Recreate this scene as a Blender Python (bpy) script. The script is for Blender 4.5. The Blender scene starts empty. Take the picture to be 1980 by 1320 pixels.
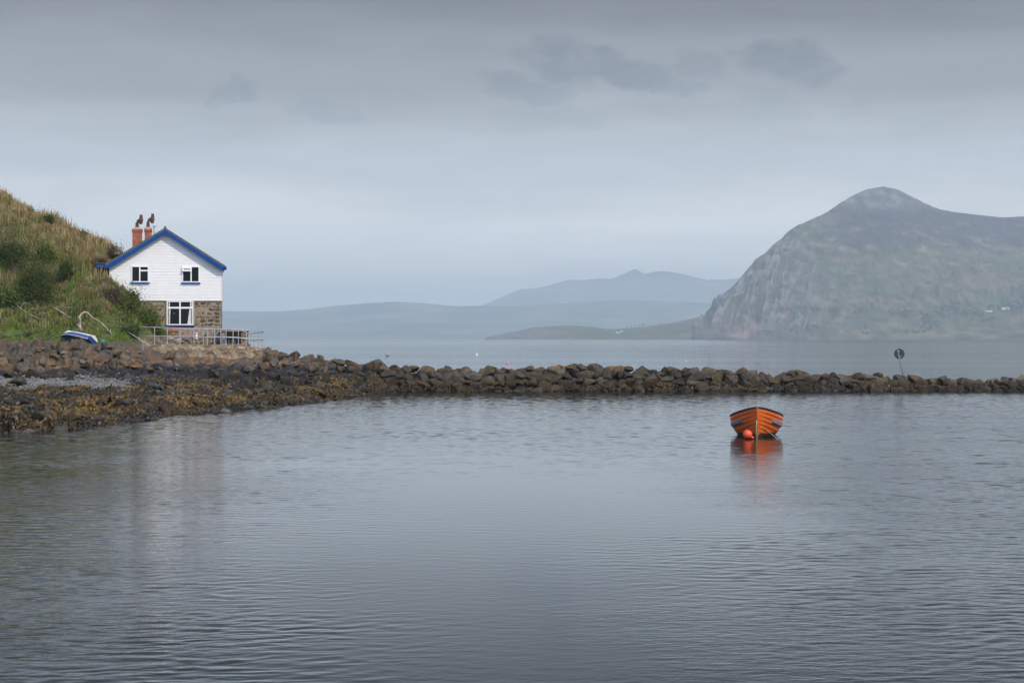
import bpy, bmesh, math, random
import numpy as np
from mathutils import Vector, Matrix, Euler, Quaternion
random.seed(7)
rng = np.random.default_rng(11)
SC = bpy.context.scene
COL = SC.collection
F = 4400.0            # focal length in pixels of the 1980 px wide photograph (80 mm on 36 mm)
EYE = 3.2             # eye height over the water
def P(px, py, D):     # a point at distance D in the direction of a pixel
    return Vector(((px - 990.0) / F * D, D, EYE + (655.0 - py) / F * D))

# ------------------------------------------------------------------ camera
cam_d = bpy.data.cameras.new('camera')
cam = bpy.data.objects.new('camera', cam_d)
COL.objects.link(cam)
cam_d.lens = 80.0
cam_d.sensor_width = 36.0
cam_d.clip_start = 0.5
cam_d.clip_end = 80000.0
cam.location = (0, 0, EYE)
cam.rotation_euler = (math.pi / 2 - 5.0 / F, 0, 0)
SC.camera = cam

# ------------------------------------------------------------------ light
SUN_AZ, SUN_EL = math.radians(42), math.radians(40)   # from behind the right shoulder
sun_d = bpy.data.lights.new('sun', 'SUN')
sun_d.energy = 2.9
sun_d.angle = math.radians(1.5)
sun_d.color = (1.0, 0.89, 0.73)
sun = bpy.data.objects.new('sun', sun_d)
COL.objects.link(sun)
sdir = Vector((math.sin(SUN_AZ) * math.cos(SUN_EL), -math.cos(SUN_AZ) * math.cos(SUN_EL), math.sin(SUN_EL)))
sun.rotation_euler = sdir.to_track_quat('Z', 'Y').to_euler()
sun.location = sdir * 200

# ------------------------------------------------------------------ node helpers
class NT:
    def __init__(s, tree):
        s.t = tree; s.n = tree.nodes; s.l = tree.links
    def new(s, kind, **kw):
        nd = s.n.new(kind)
        for k, v in kw.items():
            setattr(nd, k, v)
        return nd
    def inp(s, nd, key, val):
        if hasattr(val, 'is_linked') or hasattr(val, 'links'):
            s.l.new(val, nd.inputs[key])
        else:
            nd.inputs[key].default_value = val
    def math(s, op, a, b=None, c=None, clamp=False):
        nd = s.new('ShaderNodeMath', operation=op, use_clamp=clamp)
        s.inp(nd, 0, a)
        if b is not None: s.inp(nd, 1, b)
        if c is not None: s.inp(nd, 2, c)
        return nd.outputs[0]
    def vmath(s, op, a, b=None):
        nd = s.new('ShaderNodeVectorMath', operation=op)
        s.inp(nd, 0, a)
        if b is not None: s.inp(nd, 1, b)
        return nd.outputs[0]
    def ramp01(s, v, a, b, c=0.0, d=1.0, smooth=True):
        nd = s.new('ShaderNodeMapRange')
        nd.interpolation_type = 'SMOOTHSTEP' if smooth else 'LINEAR'
        s.inp(nd, 0, v); s.inp(nd, 1, a); s.inp(nd, 2, b); s.inp(nd, 3, c); s.inp(nd, 4, d)
        return nd.outputs[0]
    def mix(s, f, a, b, blend='MIX'):
        nd = s.new('ShaderNodeMix', data_type='RGBA', blend_type=blend)
        s.inp(nd, 0, f)
        s.inp(nd, 6, a if not isinstance(a, tuple) else (a + (1,))[:4])
        s.inp(nd, 7, b if not isinstance(b, tuple) else (b + (1,))[:4])
        return nd.outputs[2]
    def noise(s, vec, scale, detail=4.0, rough=0.55, dist=0.0, out=0):
        nd = s.new('ShaderNodeTexNoise')
        if vec is not None: s.l.new(vec, nd.inputs['Vector'])
        nd.inputs['Scale'].default_value = scale
        nd.inputs['Detail'].default_value = detail
        nd.inputs['Roughness'].default_value = rough
        nd.inputs['Distortion'].default_value = dist
        return nd.outputs[out]
    def sep(s, vec):
        nd = s.new('ShaderNodeSeparateXYZ'); s.l.new(vec, nd.inputs[0]); return nd.outputs
    def comb(s, x, y, z):
        nd = s.new('ShaderNodeCombineXYZ'); s.inp(nd, 0, x); s.inp(nd, 1, y); s.inp(nd, 2, z); return nd.outputs[0]
    def bump(s, h, strength=0.5, dist=0.02, normal=None):
        nd = s.new('ShaderNodeBump'); s.l.new(h, nd.inputs['Height'])
        s.inp(nd, 'Strength', strength); s.inp(nd, 'Distance', dist)
        if normal is not None: s.l.new(normal, nd.inputs['Normal'])
        return nd.outputs[0]

# ------------------------------------------------------------------ world: overcast sky
world = bpy.data.worlds.new('World')
SC.world = world
world.use_nodes = True
w = NT(world.node_tree)
w.n.clear()
wout = w.new('ShaderNodeOutputWorld')
tc = w.new('ShaderNodeTexCoord')
wd = tc.outputs['Generated']
wx, wy, wz = w.sep(wd)
az = w.math('ARCTAN2', wx, wy)
el = w.math('ARCSINE', wz)
ramp = w.new('ShaderNodeValToRGB')
ramp.color_ramp.interpolation = 'EASE'
stops = [(0.00, (0.97, 0.96, 0.95)), (0.045, (0.83, 0.845, 0.86)), (0.080, (0.555, 0.590, 0.635)),
         (0.115, (0.318, 0.333, 0.366)), (0.150, (0.184, 0.183, 0.208)), (0.175, (0.076, 0.079, 0.092)), (0.24, (0.032, 0.036, 0.046)),
         (0.50, (0.05, 0.06, 0.08)), (1.0, (0.60, 0.76, 1.02))]
cr = ramp.color_ramp
cr.elements[0].position = 0.0; cr.elements[0].color = stops[0][1] + (1,)
cr.elements[1].position = 1.0; cr.elements[1].color = stops[-1][1] + (1,)
for p_, c_ in stops[1:-1]:
    e_ = cr.elements.new(p_); e_.color = c_ + (1,)
n_big = w.noise(w.vmath('MULTIPLY', wd, (3, 3, 22)), 2.2, 4, 0.5)
elj = w.math('ADD', wz, w.math('MULTIPLY', w.math('SUBTRACT', n_big, 0.5), 0.034))
w.inp(ramp, 0, elj)
front = ramp.outputs[0]
# unseen sky behind the camera, brightened to light the walls facing it
back = w.ramp01(wy, 0.25, -0.45)
up = w.ramp01(wz, -0.02, 0.30)
bright = w.mix(up, (0.65, 0.79, 1.06), (0.86, 1.01, 1.33))
base = w.mix(back, front, bright)
# darker clouds drifting in the grey
dist_n = w.noise(w.vmath('MULTIPLY', wd, (1, 1, 2.4)), 34.0, 5, 0.6, out=1)
dsep = w.sep(dist_n)
dx = w.math('MULTIPLY', w.math('SUBTRACT', dsep[0], 0.5), 0.050)
dz = w.math('MULTIPLY', w.math('SUBTRACT', dsep[1], 0.5), 0.022)
azd = w.math('ADD', az, dx)
eld = w.math('ADD', el, dz)
total = None
for cx, cy, rx, ry, tilt, amt in [(1110, 120, 130, 44, 0.10, 1.0), (1235, 152, 120, 34, 0.22, 1.0), (1525, 128, 92, 46, 0.10, 1.0),
                                  (1345, 132, 66, 24, 0.1, 0.6), (1010, 172, 90, 24, 0.12, 0.65), (1060, 226, 120, 26, 0.0, 0.3),
                                  (436, 184, 46, 24, 0.15, 0.75), (636, 218, 78, 18, 0.1, 0.45), (1500, 205, 80, 24, 0.3, 0.25),
                                  (1640, 215, 70, 16, 0.0, 0.25), (1790, 28, 30, 16, 0, 0.25)]:
    a0 = math.atan((cx - 990) / F); e0 = (655 - cy) / F
    da = w.math('SUBTRACT', azd, a0)
    de = w.math('SUBTRACT', eld, e0)
    de = w.math('ADD', de, w.math('MULTIPLY', da, tilt))
    d2 = w.math('ADD', w.math('POWER', w.math('DIVIDE', da, rx / F), 2.0), w.math('POWER', w.math('DIVIDE', de, ry / F), 2.0))
    m = w.math('MULTIPLY', w.ramp01(d2, 1.35, 0.45), amt)
    total = m if total is None else w.math('MAXIMUM', total, m)
wisp = w.ramp01(w.noise(w.vmath('MULTIPLY', wd, (1, 1, 2.2)), 70.0, 6, 0.65), 0.30, 0.62, 0.45, 1.0)
total = w.math('MULTIPLY', w.math('MULTIPLY', total, wisp), w.ramp01(wy, 0.0, 0.2))
lay = w.ramp01(w.noise(w.vmath('MULTIPLY', wd, (1, 1, 3.5)), 9.0, 7, 0.6, 0.6), 0.30, 0.70, 0.93, 1.07, False)
base = w.mix(1.0, base, w.comb(lay, lay, lay), 'MULTIPLY')
clouded = w.mix(w.math('MULTIPLY', total, 0.62), base, w.mix(1.0, base, (0.50, 0.54, 0.60), 'MULTIPLY'))
# pale bank lying on the far hills
pale = None
for cx, cy, rx, ry in [(1150, 526, 190, 20), (980, 538, 150, 16), (470, 560, 120, 14), (1330, 520, 120, 20), (700, 560, 160, 14)]:
    a0 = math.atan((cx - 990) / F); e0 = (655 - cy) / F
    d2 = w.math('ADD', w.math('POWER', w.math('DIVIDE', w.math('SUBTRACT', azd, a0), rx / F), 2.0),
                w.math('POWER', w.math('DIVIDE', w.math('SUBTRACT', eld, e0), ry / F), 2.0))
    m = w.ramp01(d2, 1.3, 0.1)
    pale = m if pale is None else w.math('MAXIMUM', pale, m)
clouded = w.mix(w.math('MULTIPLY', pale, 0.45), clouded, (0.68, 0.69, 0.74))
sky = w.new('ShaderNodeTexSky')
sky.sky_type = 'NISHITA'
sky.sun_disc = False
sky.sun_elevation = SUN_EL
sky.sun_rotation = math.pi - SUN_AZ
sky_s = w.mix(1.0, sky.outputs[0], (0.02, 0.02, 0.02), 'MULTIPLY')
allsky = w.mix(0.10, clouded, sky_s)
bg = w.new('ShaderNodeBackground')
w.l.new(allsky, bg.inputs[0])
bg.inputs[1].default_value = 1.18
w.l.new(bg.outputs[0], wout.inputs[0])

SC.view_settings.view_transform = 'Standard'
SC.view_settings.look = 'None'
SC.view_settings.exposure = 0.0
SC.view_settings.gamma = 1.0
SC.render.engine = 'CYCLES'
SC.cycles.max_bounces = 6
SC.cycles.diffuse_bounces = 2
SC.cycles.glossy_bounces = 3
SC.cycles.volume_bounces = 4
SC.cycles.use_adaptive_sampling = True
SC.cycles.use_denoising = True

# ------------------------------------------------------------------ tagging and mesh helpers
def tag(o, label=None, cat=None, group=None, kind=None):
    if label: o['label'] = label
    if cat: o['category'] = cat
    if group: o['group'] = group
    if kind: o['kind'] = kind
    return o
def empty(name, loc, rz=0.0, label=None, cat=None, group=None):
    o = bpy.data.objects.new(name, None); COL.objects.link(o)
    o.location = loc; o.rotation_euler = (0, 0, rz)
    o.empty_display_size = 0.2
    return tag(o, label, cat, group)
def link_mesh(name, me, parent=None):
    o = bpy.data.objects.new(name, me); COL.objects.link(o)
    if parent is not None: o.parent = parent
    return o
def np_mesh(name, V, Fc, mat=None, col=None, smooth=True, parent=None):
    """V (n,3), Fc (m,k) one face size; col (n,3) per vertex"""
    V = np.asarray(V, np.float32); Fc = np.asarray(Fc, np.int32)
    me = bpy.data.meshes.new(name)
    k = Fc.shape[1]
    me.vertices.add(len(V)); me.vertices.foreach_set('co', V.ravel())
    me.loops.add(Fc.size); me.loops.foreach_set('vertex_index', Fc.ravel())
    me.polygons.add(len(Fc)); me.polygons.foreach_set('loop_start', np.arange(0, Fc.size, k, dtype=np.int32))
    try: me.polygons.foreach_set('loop_total', np.full(len(Fc), k, np.int32))
    except Exception: pass
    me.update(calc_edges=True)
    if smooth: me.polygons.foreach_set('use_smooth', np.ones(len(Fc), bool))
    if col is not None:
        a = me.color_attributes.new('Col', 'FLOAT_COLOR', 'POINT')
        c4 = np.ones((len(V), 4), np.float32); c4[:, :3] = col
        a.data.foreach_set('color', c4.ravel())
    if mat is not None: me.materials.append(mat)
    o = link_mesh(name, me, parent)
    return o

class MB:
    """collects shapes into one mesh"""
    def __init__(s): s.v = []; s.f = []; s.m = []
    def add(s, vs, fs, mi=0):
        b = len(s.v); s.v += [tuple(v) for v in vs]
        for f in fs: s.f.append(tuple(i + b for i in f)); s.m.append(mi)
        return s
    def box(s, a, b, mi=0, M=None):
        x0, y0, z0 = a; x1, y1, z1 = b
        vs = [Vector(p) for p in [(x0, y0, z0), (x1, y0, z0), (x1, y1, z0), (x0, y1, z0), (x0, y0, z1), (x1, y0, z1), (x1, y1, z1), (x0, y1, z1)]]
        if M is not None: vs = [M @ v for v in vs]
        return s.add(vs, [(0, 3, 2, 1), (4, 5, 6, 7), (0, 1, 5, 4), (1, 2, 6, 5), (2, 3, 7, 6), (3, 0, 4, 7)], mi)
    def prism(s, poly, y0, y1, mi=0):
        """polygon in x,z extruded along y"""
        n = len(poly)
        vs = [(x, y0, z) for x, z in poly] + [(x, y1, z) for x, z in poly]
        fs = [tuple(range(n)), tuple(range(2 * n - 1, n - 1, -1))]
        for i in range(n):
            j = (i + 1) % n
            fs.append((i, i + n, j + n, j))
        return s.add(vs, fs, mi)
    def tube(s, pts, r, n=8, mi=0, cap=True, squash=1.0):
        pts = [Vector(p) for p in pts]
        rs = r if isinstance(r, (list, tuple)) else [r] * len(pts)
        rings = []
        up = Vector((0, 0, 1))
        for i, p in enumerate(pts):
            d = (pts[min(i + 1, len(pts) - 1)] - pts[max(i - 1, 0)]).normalized()
            ref = up if abs(d.z) < 0.93 else Vector((0, 1, 0))
            a = d.cross(ref).normalized(); b = a.cross(d).normalized()
            rings.append([p + (a * math.cos(2 * math.pi * k / n) + b * math.sin(2 * math.pi * k / n) * squash) * rs[i] for k in range(n)])
        vs = [v for rg in rings for v in rg]; fs = []
        for i in range(len(pts) - 1):
            for k in range(n):
                k2 = (k + 1) % n
                fs.append((i * n + k, i * n + k2, (i + 1) * n + k2, (i + 1) * n + k))
        if cap:
            fs.append(tuple(range(n - 1, -1, -1))); e = (len(pts) - 1) * n
            fs.append(tuple(range(e, e + n)))
        return s.add(vs, fs, mi)
    def ball(s, c, r, nu=16, nv=10, mi=0):
        c = Vector(c); rx, ry, rz = r if isinstance(r, tuple) else (r, r, r)
        vs = []; fs = []
        for j in range(nv + 1):
            th = math.pi * j / nv
            for i in range(nu):
                ph = 2 * math.pi * i / nu
                vs.append(c + Vector((rx * math.sin(th) * math.cos(ph), ry * math.sin(th) * math.sin(ph), rz * math.cos(th))))
        for j in range(nv):
            for i in range(nu):
                i2 = (i + 1) % nu
                fs.append((j * nu + i, (j + 1) * nu + i, (j + 1) * nu + i2, j * nu + i2))
        return s.add(vs, fs, mi)
    def build(s, name, mats, parent=None, smooth=False, bevel=0.0):
        me = bpy.data.meshes.new(name)
        me.from_pydata([tuple(v) for v in s.v], [], s.f)
        if not isinstance(mats, (list, tuple)): mats = [mats]
        for m in mats: me.materials.append(m)
        for p, mi in zip(me.polygons, s.m): p.material_index = mi
        if bevel > 0:
            bm = bmesh.new(); bm.from_mesh(me)
            bmesh.ops.remove_doubles(bm, verts=bm.verts, dist=1e-5)
            bmesh.ops.bevel(bm, geom=list(bm.edges), offset=bevel, segments=1, affect='EDGES', clamp_overlap=True)
            bm.to_mesh(me); bm.free()
        me.update()
        o = link_mesh(name, me, parent)
        if smooth:
            for p in me.polygons: p.use_smooth = True
        return o

# ------------------------------------------------------------------ numpy gradient noise
_perm = rng.permutation(256).astype(np.int64)
_perm = np.concatenate([_perm, _perm, _perm])
_grad = rng.normal(size=(256, 3)); _grad /= np.linalg.norm(_grad, axis=1)[:, None]
def pn(x, y, z=0.0):
    x, y, z = np.broadcast_arrays(np.asarray(x, float), np.asarray(y, float), np.asarray(z, float))
    xi, yi, zi = np.floor(x).astype(np.int64), np.floor(y).astype(np.int64), np.floor(z).astype(np.int64)
    xf, yf, zf = x - xi, y - yi, z - zi
    fade = lambda t: t * t * t * (t * (t * 6 - 15) + 10)
    u, v, t = fade(xf), fade(yf), fade(zf)
    out = 0
    for a in (0, 1):
        for b in (0, 1):
            for c in (0, 1):
                h = _perm[_perm[_perm[(xi + a) & 255] + ((yi + b) & 255)] + ((zi + c) & 255)]
                g = _grad[h]
                d = g[..., 0] * (xf - a) + g[..., 1] * (yf - b) + g[..., 2] * (zf - c)
                out = out + d * (u if a else 1 - u) * (v if b else 1 - v) * (t if c else 1 - t)
    return out * 1.6
def fbm(x, y, z=0.0, oct=4, gain=0.5):
    s = 0; a = 1.0; f = 1.0; tot = 0
    for i in range(oct):
        s = s + a * pn(np.asarray(x) * f + 17.3 * i, np.asarray(y) * f - 9.1 * i, np.asarray(z) * f + 3.7 * i); tot += a; a *= gain; f *= 2.03
    return s / tot
def ridged(x, y, z=0.0, oct=4):
    s = 0; a = 1.0; f = 1.0; tot = 0
    for i in range(oct):
        s = s + a * (1 - np.abs(pn(np.asarray(x) * f + 31.7 * i, np.asarray(y) * f + 5.3 * i, np.asarray(z) * f)) * 2); tot += a; a *= 0.5; f *= 2.1
    return s / tot
def sstep(x, a, b):
    t = np.clip((np.asarray(x, float) - a) / (b - a), 0, 1); return t * t * (3 - 2 * t)
def blocks(x, y, cell, seed=0, tilt=0.6):
    """flat-topped tilted blocks: nearest jittered cell -> height + tilt"""
    gx, gy = np.floor(x / cell), np.floor(y / cell)
    best = np.full(np.shape(x), 1e9); h = np.zeros(np.shape(x)); second = np.full(np.shape(x), 1e9)
    for a in (-1, 0, 1):
        for b in (-1, 0, 1):
            cx, cy = gx + a, gy + b
            def hs(k):
                q = np.sin(cx * 127.1 + cy * 311.7 + k * 74.7 + seed * 13.3) * 43758.5453
                return q - np.floor(q)
            px_, py_ = (cx + hs(1)) * cell, (cy + hs(2)) * cell
            d = (x - px_) ** 2 + (y - py_) ** 2
            hh = hs(3) - 0.5 + tilt * ((x - px_) * (hs(4) - 0.5) + (y - py_) * (hs(5) - 0.5)) / cell
            m = d < best
            second = np.where(m, best, np.minimum(second, d))
            h = np.where(m, hh, h); best = np.where(m, d, best)
    edge = (np.sqrt(second) - np.sqrt(best)) / cell
    return h - 0.5 * (1 - sstep(edge, 0, 0.16))

# ------------------------------------------------------------------ materials
def new_mat(name):
    m = bpy.data.materials.new(name); m.use_nodes = True
    t = NT(m.node_tree)
    b = t.n['Principled BSDF']
    return m, t, b
def plain(name, col, rough=0.6, metal=0.0, var=0.12, scale=6.0, bump=0.0, bdist=0.01, spec=0.5):
    m, t, b = new_mat(name)
    g = t.new('ShaderNodeTexCoord').outputs['Object']
    n = t.noise(g, scale, 5, 0.6)
    k = t.ramp01(n, 0.3, 0.7, 1 - var, 1 + var)
    c = t.mix(1.0, col, t.comb(k, k, k), 'MULTIPLY')
    t.l.new(c, b.inputs['Base Color'])
    b.inputs['Roughness'].default_value = rough
    b.inputs['Metallic'].default_value = metal
    b.inputs['Specular IOR Level'].default_value = spec
    if bump: t.l.new(t.bump(n, bump, bdist), b.inputs['Normal'])
    return m
def attr_mat(name, rough=0.9, nscale=3.0, var=0.2, bump=0.0, bdist=0.05, trans=0.0, spec=0.2, detail=5):
    m, t, b = new_mat(name)
    a = t.new('ShaderNodeAttribute'); a.attribute_name = 'Col'
    pos = t.new('ShaderNodeNewGeometry').outputs['Position']
    n = t.noise(pos, nscale, detail, 0.62)
    k = t.ramp01(n, 0.25, 0.75, 1 - var, 1 + var)
    c = t.mix(1.0, a.outputs[0], t.comb(k, k, k), 'MULTIPLY')
    t.l.new(c, b.inputs['Base Color'])
    b.inputs['Roughness'].default_value = rough
    b.inputs['Specular IOR Level'].default_value = spec
    if trans:
        tr = t.new('ShaderNodeBsdfTranslucent'); t.l.new(c, tr.inputs[0])
        mx = t.new('ShaderNodeMixShader'); mx.inputs[0].default_value = trans
        t.l.new(b.outputs[0], mx.inputs[1]); t.l.new(tr.outputs[0], mx.inputs[2])
        t.l.new(mx.outputs[0], t.n['Material Output'].inputs[0])
    if bump: t.l.new(t.bump(n, bump, bdist), b.inputs['Normal'])
    return m

# water
def water_material():
    m, t, b = new_mat('water')
    pos = t.new('ShaderNodeNewGeometry').outputs['Position']
    x, y, z = t.sep(pos)
    # wind patches: calm lee in the middle of the harbour, ripples to the sides and out at sea
    wob = t.math('MULTIPLY', t.math('SUBTRACT', t.noise(pos, 0.06, 4, 0.55), 0.5), 14.0)
    ax = t.math('ABSOLUTE', t.math('ADD', t.math('SUBTRACT', x, t.math('MULTIPLY', y, 0.0)), wob))
    rat = t.math('DIVIDE', ax, t.math('MAXIMUM', y, 5.0))
    side = t.ramp01(rat, 0.03, 0.19)
    sea = t.ramp01(y, 138.0, 150.0)
    patch = t.ramp01(t.noise(t.vmath('MULTIPLY', pos, (0.5, 1.2, 1)), 0.12, 4, 0.6), 0.38, 0.62, 0.55, 1.25)
    amp_in = t.math('MULTIPLY', t.math('ADD', t.math('MULTIPLY', side, 0.85), 0.14), patch)
    seapatch = t.ramp01(t.noise(t.vmath('MULTIPLY', pos, (0.25, 0.8, 1)), 0.02, 5, 0.6), 0.35, 0.65, 0.8, 1.6)
    amp = t.math('ADD', t.math('MULTIPLY', amp_in, t.math('SUBTRACT', 1.0, sea)), t.math('MULTIPLY', sea, seapatch))
    rot = t.new('ShaderNodeMapping'); rot.inputs['Rotation'].default_value = (0, 0, math.radians(-9)); t.l.new(pos, rot.inputs[0])
    v = rot.outputs[0]
    vs = t.vmath('MULTIPLY', v, (0.42, 1.0, 1.0))
    vs = t.vmath('MULTIPLY', v, (0.50, 1.0, 1.0))
    n1 = t.noise(vs, 2.6, 3, 0.5, 0.8)
    n2 = t.noise(t.vmath('MULTIPLY', v, (0.6, 1.0, 1.0)), 8.0, 3, 0.5, 0.4)
    n3 = t.noise(vs, 0.7, 2, 0.5, 0.3)
    nf = t.noise(v, 26.0, 2, 0.5, 0.0)
    # sharpen crests a little
    r1 = t.math('POWER', n1, 1.6)
    h = t.math('ADD', t.math('MULTIPLY', r1, t.ramp01(y, 60.0, 200.0, 0.006, 0.032)), t.math('MULTIPLY', n2, 0.0045))
    h = t.math('ADD', h, t.math('MULTIPLY', n3, t.ramp01(y, 140.0, 400.0, 0.0, 0.03)))
    h = t.math('MULTIPLY', h, amp)
    farr = t.math('ADD', t.ramp01(y, 30.0, 72.0, 0.0003, 0.0008), t.ramp01(y, 150.0, 500.0, 0.0, 0.003))
    h = t.math('ADD', h, t.math('ADD', t.math('MULTIPLY', nf, farr), t.math('MULTIPLY', n2, 0.0010)))
    h = t.math('MULTIPLY', h, t.ramp01(y, 700.0, 3500.0, 1.0, 0.25))
    t.l.new(t.bump(h, 1.0, 1.0), b.inputs['Normal'])
    b.inputs['Base Color'].default_value = (0.006, 0.011, 0.010, 1)
    t.l.new(t.ramp01(y, 250.0, 3000.0, 0.04, 0.13), b.inputs['Roughness'])
    b.inputs['IOR'].default_value = 1.333
    return m
M_water = water_material()
def grid_faces(n, k):
    i = (np.arange(n - 1)[:, None] * k + np.arange(k - 1)[None, :]).ravel()
    return np.stack([i, i + 1, i + k + 1, i + k], 1)
# ------------------------------------------------------------------ the sea: one sheet to the far shore
def build_water():
    """one sheet: real ripples in the harbour, smoothing out towards the far shore"""
    us = np.concatenate([-np.geomspace(400000, 1600, 10), np.linspace(-1300, -240, 24), np.arange(-200, 2190, 4.5), np.linspace(2230, 3300, 24), np.geomspace(3600, 400000, 10)])
    ds = np.concatenate([np.array([2.0, 6, 12]), np.arange(17.5, 40, .036), np.arange(40, 62, .055), np.arange(62, 100, .075), np.arange(100, 141, .10), np.arange(141, 150, .25), np.arange(150, 330, .5), np.geomspace(332, 32000, 54)])
    U, D = np.meshgrid(us, ds)
    X = (U - 990) / F * D
    r = np.random.default_rng(21)
    h = np.zeros(U.shape)
    dense = (U > -240) & (U < 2230) & (D > 15) & (D < 340)
    x, y = X[dense], D[dense]
    wob = 5.0 * fbm(x / 16, y / 22, oct=3)
    rat = np.abs(x + wob) / y
    side = sstep(rat, .03, .19)
    patch = .75 + .9 * fbm(x / 7 + 4, y / 3.5, oct=3)
    calm = WAVE_CALM + (.85 - WAVE_CALM) * sstep(y, 45, 80)
    amp = np.where(y < 141, (calm + (1 - calm) * side) * (1 + (patch - 1) * (1 - .6 * sstep(y, 55, 90))) * (1 + .25 * sstep(y, 30, 50) + .70 * sstep(y, 48, 72) + .55 * sstep(y, 90, 120) + .8 * sstep(y, 115, 130)), .8 + .5 * fbm(x / 30, y / 9, oct=3))
    hs = np.zeros(len(x)); N = 56
    wx_, wy_ = x + .25 * fbm(x / 1.5, y / 1.5, oct=2), y + .25 * fbm(x / 1.7 + 8, y / 1.7, oct=2)
    for i in range(N):
        lam = .11 * (.62 / .11) ** ((i + r.uniform(0, 1)) / N)
        k = 2 * math.pi / lam; th = math.radians(90 + 8 + r.normal() * 30); ph = r.uniform(0, 6.283)
        vis = np.clip((lam / np.minimum(.0026 * y + .05, .27) - 1.0) * 1.5, 0, 1)          # finest ripples live in the shader further out
        hs += WAVE_SLOPE * math.sqrt(2.0 / N) / k * np.sin(k * (math.cos(th) * wx_ + math.sin(th) * wy_) + ph) * vis
    h[dense] = hs * amp * sstep(y, 340, 220)
    V = np.stack([X.ravel(), D.ravel(), h.ravel()], 1)
    n, k = len(ds), len(us)
    Fw = grid_faces(n, k)
    b0 = len(V)
    V = np.concatenate([V, [(-90000 / 45., -300, 0), (90000 / 45., -300, 0), (90000 / 45., 1.99, 0), (-90000 / 45., 1.99, 0)]])
    Fw = np.concatenate([Fw, [[b0, b0 + 1, b0 + 2, b0 + 3]]])
    o = np_mesh('water', V, Fw, M_water)
    tag(o, 'grey rippled sea water of the harbour and the bay beyond', kind='structure')
WAVE_CALM, WAVE_SLOPE = .13, .036
build_water()

# ------------------------------------------------------------------ far land
M_far = attr_mat('far_land', 0.95, 0.02, 0.22, bump=1.0, bdist=26.0, spec=0.1, detail=7)
def lerpc(a, b, t):
    return a * (1 - t)[..., None] + np.asarray(b) * t[..., None]

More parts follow.
